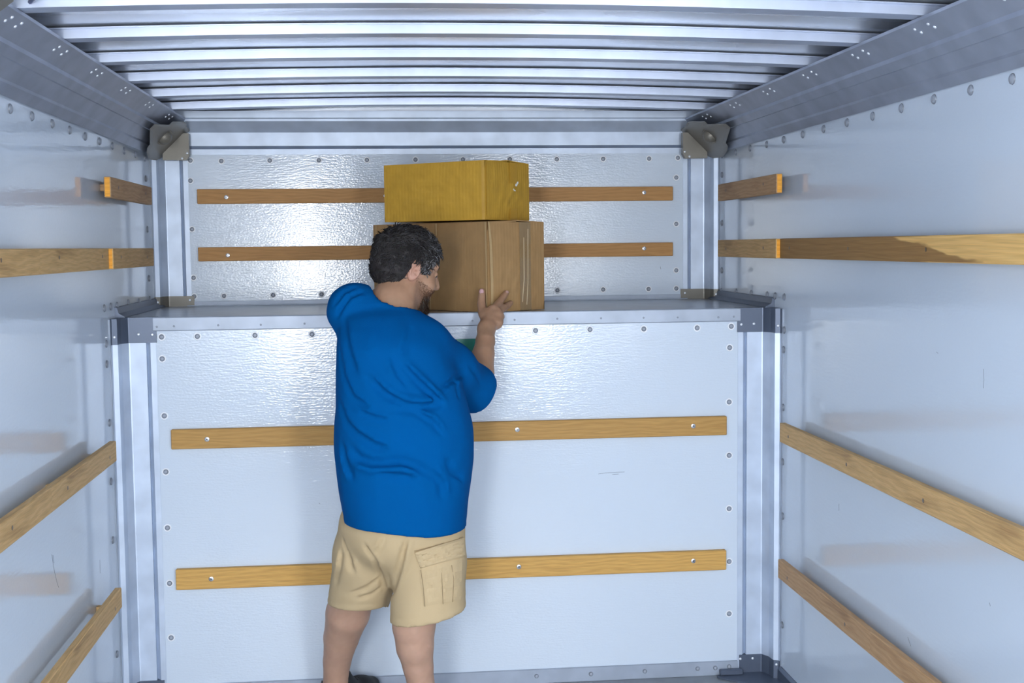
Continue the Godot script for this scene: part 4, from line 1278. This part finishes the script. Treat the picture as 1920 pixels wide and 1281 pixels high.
func make_fold(pts: Array, w: float, depth: float, side2: Vector2, field: Callable) -> Fold:
	var f := Fold.new()
	for q in pts: f.p.append(meet(q[0], q[1], field))
	f.w = w * 0.85; f.depth = depth * 2.7
	f.side = (cam_basis * Vector3(side2.x, -side2.y, 0)).normalized()
	f.done()
	return f
func build_shirt(man: Node3D, place: Transform3D) -> void:
	# trunk: ellipses read off the outline [row, left, right, depth centre, half depth]
	var rows := [[572, 690, 760, 0.50, 0.06], [590, 650, 790, 0.51, 0.11], [610, 636, 815, 0.52, 0.14], [635, 632, 832, 0.535, 0.165], [680, 631, 850, 0.545, 0.185], [740, 630, 872, 0.55, 0.195], [800, 627, 886, 0.55, 0.205], [850, 628, 887.5, 0.55, 0.21], [900, 632, 883, 0.55, 0.21], [950, 641, 876, 0.55, 0.205], [1003, 650, 872, 0.55, 0.195], [1040, 655, 868, 0.55, 0.185]]
	var ys := PackedFloat32Array(); var cx := PackedFloat32Array(); var ax := PackedFloat32Array(); var cz := PackedFloat32Array(); var az := PackedFloat32Array()
	for r in rows:
		var l := on_z(r[1], r[0], r[3]); var q := on_z(r[2], r[0], r[3])
		ys.append((l.y + q.y) * 0.5); cx.append((l.x + q.x) * 0.5); ax.append((q.x - l.x) * 0.5); cz.append(r[3]); az.append(r[4])
	# smooth the outline into a fine table
	var fine := [PackedFloat32Array(), PackedFloat32Array(), PackedFloat32Array(), PackedFloat32Array()]
	var y_top := ys[0]; var y_low := ys[-1]
	var steps := 240
	for k in steps + 1:
		var yy := lerpf(y_top, y_low, float(k) / steps)
		var i := 0
		while i < ys.size() - 2 and yy < ys[i + 1]: i += 1
		var t := clampf((yy - ys[i]) / (ys[i + 1] - ys[i]), 0.0, 1.0)
		var src := [cx, ax, cz, az]
		for m in 4:
			var w: PackedFloat32Array = src[m]
			fine[m].append(cubic_interpolate_in_time(w[i], w[i + 1], w[maxi(i - 1, 0)], w[mini(i + 2, w.size() - 1)], t, ys[i + 1] - ys[i], (ys[maxi(i - 1, 0)] - ys[i]) if i > 0 else -(ys[1] - ys[0]), (ys[mini(i + 2, ys.size() - 1)] - ys[i]) if i + 2 < ys.size() else 2.0 * (ys[i + 1] - ys[i])))
	cx = fine[0]; ax = fine[1]; cz = fine[2]; az = fine[3]
	var sl := Caps.new(); sl.k = 0.03
	sl.chain([on_z(668, 582, 0.48), on_z(700, 600, 0.50), on_z(742, 622, 0.515), on_z(792, 652, 0.54)], [0.079, 0.078, 0.080, 0.084])
	sl.chain([on_z(790, 650, 0.545), on_z(845, 694, 0.45), on_z(888, 728, 0.345), on_z(902, 739, 0.31)], [0.090, 0.080, 0.073, 0.071])
	sl.chain([on_z(664, 583, 0.485), on_z(662, 585, 0.36), on_z(668, 590, 0.27)], [0.080, 0.076, 0.072])
	var cuff_p := on_z(899, 729, 0.325); var cuff_n := (on_z(902, 739, 0.31) - on_z(845, 694, 0.45)).normalized()
	cuff_n = (cuff_n + Vector3(0.25, 0.0, 0)).normalized()
	var cuff2_p := on_z(666, 588, 0.29); var cuff2_n := Vector3(0, 0, -1)
	var hole_a := on_z(737, 570, 0.485); var hole_b := on_z(752, 505, 0.41)
	var hem_y := on_z(760, 985, 0.55).y
	var top: float = ys[0]
	var base := func(p: Vector3) -> float:
		var along := clampf((y_top - p.y) / (y_top - y_low), 0.0, 0.9999) * steps
		var i := int(along)
		var t := along - i
		var a := lerpf(ax[i], ax[i + 1], t); var b := lerpf(az[i], az[i + 1], t)
		var dx := (p.x - lerpf(cx[i], cx[i + 1], t)) / a; var dz := (p.z - lerpf(cz[i], cz[i + 1], t)) / b
		var l := sqrt(dx * dx + dz * dz)
		if l < 1.6: l = pow(pow(absf(dx), 2.3) + pow(absf(dz), 2.3), 1.0 / 2.3)
		var d := (l - 1.0) * minf(a, b) * 0.92
		if p.y > top: d = sqrt(maxf(d, 0.0) * maxf(d, 0.0) + (p.y - top) * (p.y - top))
		var s := sl.dist(p)
		s = smax(s, (p - cuff_p).dot(cuff_n), 0.006)
		s = smax(s, (p - cuff2_p).dot(cuff2_n), 0.006)
		return smin(d, s, 0.028)
	var folds: Array[Fold] = []
	for f in [
		[[[753, 684], [784, 716], [808, 738], [827, 756]], 0.011, 0.012, Vector2(1, -1)],
		[[[692, 709], [720, 738], [758, 759], [791, 763], [828, 758]], 0.013, 0.012, Vector2(0.2, -1)],
		[[[636, 655], [645, 706], [662, 746], [690, 764]], 0.011, 0.009, Vector2(1, -0.5)],
		[[[636, 752], [650, 793], [669, 814], [702, 835], [724, 843]], 0.013, 0.012, Vector2(1, -0.7)],
		[[[655, 838], [674, 862], [697, 869], [725, 869], [753, 866], [784, 876], [806, 892]], 0.014, 0.011, Vector2(0.1, 1)],
		[[[672, 772], [700, 783], [724, 789]], 0.010, 0.007, Vector2(0, -1)],
		[[[730, 768], [777, 772], [812, 793], [829, 816]], 0.011, 0.007, Vector2(0.3, -1)],
		[[[828, 730], [856, 708], [872, 699]], 0.009, 0.006, Vector2(0.5, 1)],
		[[[853, 708], [858, 727], [862, 748]], 0.009, 0.005, Vector2(1, 0)],
		[[[880, 688], [893, 702], [902, 722]], 0.008, 0.006, Vector2(-1, 0.3)],
		[[[632, 594], [655, 557], [680, 547]], 0.010, 0.007, Vector2(0.6, 0.6)],
		[[[628, 572], [645, 548], [668, 539]], 0.009, 0.006, Vector2(0.6, 0.6)],
		[[[646, 598], [649, 631], [657, 669], [668, 700]], 0.012, 0.007, Vector2(1, 0)],
		[[[735, 668], [746, 700], [766, 725]], 0.012, 0.005, Vector2(-1, 0.3)],
		[[[772, 610], [765, 640], [757, 665]], 0.014, 0.004, Vector2(-1, 0)],
		[[[838, 860], [850, 885], [870, 900]], 0.013, 0.006, Vector2(0.6, 1)],
		[[[806, 880], [826, 905], [831, 935]], 0.014, 0.005, Vector2(1, -0.4)],
		[[[640, 830], [648, 870], [662, 900]], 0.013, 0.005, Vector2(-1, 0.4)],
		[[[700, 880], [740, 892], [780, 896]], 0.016, 0.004, Vector2(0, -1)]]:
		folds.append(make_fold(f[0], f[1], f[2], f[3], base))
	var crease := noise(9.0, 19, 2)
	var cloth := func(p: Vector3) -> float:
		var d: float = base.call(p)
		if absf(d) < 0.05:
			for f in folds: d += f.at(p)
			d += 0.0026 * crease.get_noise_3d(p.x, p.y * 0.6, p.z)
			# doubled hem and collar rib
			var h := p.y - hem_y - 0.010 + 0.085 * (p.x + 0.2)
			if h < 0.028 and h > 0.0: d += 0.0016 * exp(-pow((h - 0.021) / 0.0035, 2.0))
		# hem, with a slight wave, and the neck opening
		d = smax(d, hem_y + 0.010 + 0.003 * sin(p.x * 22.0 + 1.0) - 0.085 * (p.x + 0.2) - p.y, 0.004)
		var neck := seg(p, hole_a, hole_b, 0.079, 0.083)
		if neck < 0.022: d -= 0.0022 * smoothstep(0.022, 0.018, neck)
		d = smax(d, -neck, 0.006)
		return d
	var sk := Net.new()
	sk.net(cloth, Vector3(-0.52, hem_y - 0.02, 0.20), Vector3(0.16, 1.50, 0.80), 0.0074, func(p): return Color(1, 1, 1))
	var shirt := inst("t_shirt", sk.mesh(), M.shirt, man, place)
	shirt.set_meta("label", "blue short-sleeved t-shirt")
	F.shirt = cloth

func build_shorts(man: Node3D, place: Transform3D, lank: Vector3, rank: Vector3) -> void:
	var c := Caps.new(); c.k = 0.03
	c.chain([on_z(700, 985, 0.53), on_z(692, 1040, 0.49), on_z(668, 1145, 0.40)], [0.105, 0.108, 0.096])
	c.chain([on_z(805, 985, 0.56), on_z(803, 1050, 0.59), on_z(803, 1185, 0.60)], [0.100, 0.112, 0.119])
	var pel := on_z(757, 990, 0.55)
	var hem_l := on_z(668, 1127, 0.40)
	var r0 := on_z(735, 1167, 0.60); var r1 := on_z(876, 1137, 0.60)
	var rn := Vector3(-(r1.y - r0.y), r1.x - r0.x, 0).normalized()
	var split_x := on_z(723, 1120, 0.5).x
	var base := func(p: Vector3) -> float:
		var d := c.dist(p)
		d = smin(d, ell(p, pel, Vector3(0.186, 0.14, 0.175)), 0.03)
		return d
	var folds: Array[Fold] = []
	for f in [
		[[[763, 1008], [752, 1055], [738, 1105], [730, 1128]], 0.010, 0.009, Vector2(1, 0)],
		[[[684, 1022], [704, 1052], [716, 1082], [722, 1108]], 0.009, 0.008, Vector2(1, -0.4)],
		[[[642, 1010], [655, 1045], [662, 1075]], 0.010, 0.007, Vector2(1, 0)],
		[[[715, 1082], [690, 1100], [660, 1113]], 0.008, 0.005, Vector2(0, -1)],
		[[[720, 1098], [698, 1114], [670, 1122]], 0.008, 0.004, Vector2(0, -1)],
		[[[640, 1032], [636, 1066], [628, 1095]], 0.010, 0.005, Vector2(-1, 0)],
		[[[722, 1010], [712, 1030], [700, 1040]], 0.010, 0.004, Vector2(-1, 0)]]:
		folds.append(make_fold(f[0], f[1], f[2], f[3], base))
	var cloth := func(p: Vector3) -> float:
		var d: float = base.call(p)
		if absf(d) < 0.04:
			for f in folds: d += f.at(p)
		var right := (p - r0).dot(rn)
		# stitched band above each hem
		var hl := p.y - hem_l.y
		var split := smoothstep(-0.004, 0.004, p.x - split_x)
		if absf(d) < 0.02:
			d += 0.0016 * lerpf(exp(-pow((hl - 0.026) / 0.003, 2.0)), exp(-pow((right - 0.028) / 0.003, 2.0)), split)
		var cut := lerpf(-hl, -right, split)
		return smax(d, cut, 0.004)
	var sk := Net.new()
	sk.net(cloth, Vector3(-0.47, 0.35, 0.24), Vector3(0.06, 0.80, 0.80), 0.0072, func(p): return Color(1, 1, 1))
	var shorts := inst("cargo_shorts", sk.mesh(), M.shorts, man, place)
	shorts.set_meta("label", "khaki cargo shorts with a flapped side pocket")
	# pocket and flap: sheets laid over the cloth with their own thickness
	var sheet := func(called: String, corner: Array, lift: float, wob: float, sd: int) -> void:
		var nu := 18; var nv := 12
		var f := noise(3.0, sd, 2)
		var grid := []; var nrm := []
		for j in nv + 1:
			for i in nu + 1:
				var u := float(i) / nu; var v := float(j) / nv
				var a := Vector2(corner[0][0], corner[0][1]).lerp(Vector2(corner[1][0], corner[1][1]), u); var b := Vector2(corner[3][0], corner[3][1]).lerp(Vector2(corner[2][0], corner[2][1]), u)
				var q := a.lerp(b, v)
				var p := meet(q.x, q.y, cloth)
				var e := 0.006
				var nn := Vector3(cloth.call(p + Vector3(e, 0, 0)) - cloth.call(p - Vector3(e, 0, 0)), cloth.call(p + Vector3(0, e, 0)) - cloth.call(p - Vector3(0, e, 0)), cloth.call(p + Vector3(0, 0, e)) - cloth.call(p - Vector3(0, 0, e))).normalized()
				var rim := minf(minf(u, 1.0 - u) * nu, minf(v, 1.0 - v) * nv)
				grid.append(p + nn * (lift * (0.55 if rim < 0.5 else 1.0) + wob * f.get_noise_2d(u * 2.0, v * 2.0) * minf(1.0, rim * 0.5)))
				nrm.append(nn)
		var g := Geo.new()
		for j in nv:
			for i in nu:
				var k := j * (nu + 1) + i
				var q := [k, k + 1, k + nu + 2, k + nu + 1]
				var pp := q.map(func(w): return grid[w])
				var fn: Vector3 = ((pp[1] - pp[0]) as Vector3).cross(pp[2] - pp[0]).normalized()
				if fn.dot(nrm[k]) < 0: fn = -fn
				g.squad(pp, q.map(func(w): return (nrm[w] * 0.3 + fn).normalized()))
		var ring := []
		for i in nu + 1: ring.append(i)
		for j in range(1, nv + 1): ring.append(j * (nu + 1) + nu)
		for i in range(nu - 1, -1, -1): ring.append(nv * (nu + 1) + i)
		for j in range(nv - 1, 0, -1): ring.append(j * (nu + 1))
		var mid: Vector3 = grid[(nv / 2) * (nu + 1) + nu / 2]
		for i in ring.size():
			var a: int = ring[i]; var b: int = ring[(i + 1) % ring.size()]
			g.face([grid[a], grid[b], grid[b] - nrm[b] * (lift + 0.004), grid[a] - nrm[a] * (lift + 0.004)], grid[a] - mid)
		part(called, g, M.shorts, shorts)
	sheet.call("pocket", [[786, 1062], [868, 1040], [866, 1124], [795, 1137]], 0.006, 0.003, 5)
	sheet.call("pocket_flap", [[777, 1035], [868, 1008], [870, 1044], [789, 1065]], 0.012, 0.004, 8)
	for line in [[[827, 1064], [828, 1090], [830, 1132]], [[846, 1059], [850, 1085], [848, 1128]], [[776, 1033], [820, 1021], [867, 1006]], [[788, 1068], [793, 1100], [796, 1137]]]:
		var pts := []; var rr := []
		for q in line:
			var p := meet(q[0], q[1], cloth)
			pts.append(p + Vector3(0.001, 0.0, 0.0068)); rr.append(0.0009)
		var g := Geo.new()
		g.tube(pts, rr, 5)
		part("stitching", g, M.stitch, shorts)
	# shoes
	for k in 2:
		var ank: Vector3 = lank if k == 0 else rank
		var yaw := deg_to_rad(38.0 if k == 0 else 30.0)
		var fwd := Vector3(sin(yaw), 0, -cos(yaw)); var side := Vector3(cos(yaw), 0, sin(yaw))
		var o := Vector3(ank.x, 0, ank.z)
		var up := Caps.new(); up.k = 0.03
		up.chain([o - fwd * 0.035 + Vector3.UP * 0.055, o + fwd * 0.04 + Vector3.UP * 0.062, o + fwd * 0.13 + Vector3.UP * 0.042, o + fwd * 0.185 + Vector3.UP * 0.038], [0.043, 0.046, 0.042, 0.034])
		up.chain([o + Vector3.UP * 0.06 - fwd * 0.01, o + Vector3.UP * 0.105 - fwd * 0.005], [0.047, 0.046])
		up.chain([o + Vector3.UP * 0.085 + fwd * 0.045, o + Vector3.UP * 0.125 + fwd * 0.052], [0.022, 0.013])
		var shoe := func(p: Vector3) -> float:
			var d := up.dist(p)
			d = smax(d, 0.018 - p.y, 0.004)
			var ankle := seg(p, Vector3(ank.x, 0.09, ank.z), Vector3(ank.x, 0.25, ank.z), 0.040, 0.046)
			return smax(d, -ankle, 0.004) if p.y > 0.08 else d
		sk = Net.new()
		sk.net(shoe, o + Vector3(-0.25, 0.0, -0.27), o + Vector3(0.25, 0.16, 0.15), 0.0075, func(p): return Color(1, 1, 1))
		var sh := inst("shoe", sk.mesh(), M.shoe, man, place)
		var gs := Geo.new()
		var outline := PackedVector2Array()
		for i in 28:
			var a := TAU * i / 28.0
			var fx := cos(a); var wd := 0.047 - 0.006 * absf(fx - 0.3)
			outline.append(Vector2(0.073 + 0.15 * fx, wd * sin(a)))
		gs.extrude(outline, o, fwd, side, Vector3.UP * 0.026)
		part("sole", gs, M.sole, sh)
		for i in 4:
			gs = Geo.new()
			var cpt := o + fwd * (0.058 + 0.024 * i) + Vector3.UP * (0.112 - 0.010 * i)
			var q := []
			for j in 5: q.append(cpt + side * (-0.028 + 0.014 * j) + Vector3.UP * (-0.010 * pow(absf(j - 2) / 2.0, 2.0)) + Vector3.UP * 0.002)
			gs.tube(q, [0.0025, 0.0025, 0.0025, 0.0025, 0.0025], 5)
			part("lace", gs, M.sole, sh)

# ------------------------------------------------------------------ the strip lamps that light the van
func build_lamps() -> void:
	for q in LAMPS:
		var side := "left" if q[0].x < 0 else "right"
		var t := thing("strip_lamp", "upright strip lamp on a stand by the open doors' %s side" % side, "lamp", Vector3(q[0].x, 0, q[0].z))
		var look := Basis.looking_at(Vector3(q[0].x * 0.15, 1.30, 0.0) - q[0], Vector3.UP)
		var o: Vector3 = q[0] - t.position
		var g := Geo.new()
		g.box(Transform3D(look, o + look * Vector3(0, 0, 0.006)), Vector3(0.40, 1.30, 0.004), 0.001)
		part("diffuser", g, M.glow, t)
		g = Geo.new()
		g.box(Transform3D(look, o + look * Vector3(0, 0, 0.06)), Vector3(0.43, 1.33, 0.10), 0.01)
		part("housing", g, M.shoe, t)
		g = Geo.new()
		var back: Vector3 = o + look * Vector3(0, 0, 0.13)
		g.tube([Vector3(back.x, 0.03, back.z), Vector3(back.x, 1.3, back.z)], [0.014, 0.014], 10)
		part("pole", g, M.shoe, t)
		for k in 3:
			g = Geo.new()
			var d := Vector3(cos(TAU * k / 3.0 + 0.5), 0, sin(TAU * k / 3.0 + 0.5)) * 0.2
			g.tube([Vector3(back.x, 0.28, back.z), Vector3(back.x, 0.011, back.z) + d], [0.010, 0.010], 8)
			part("leg", g, M.shoe, t)
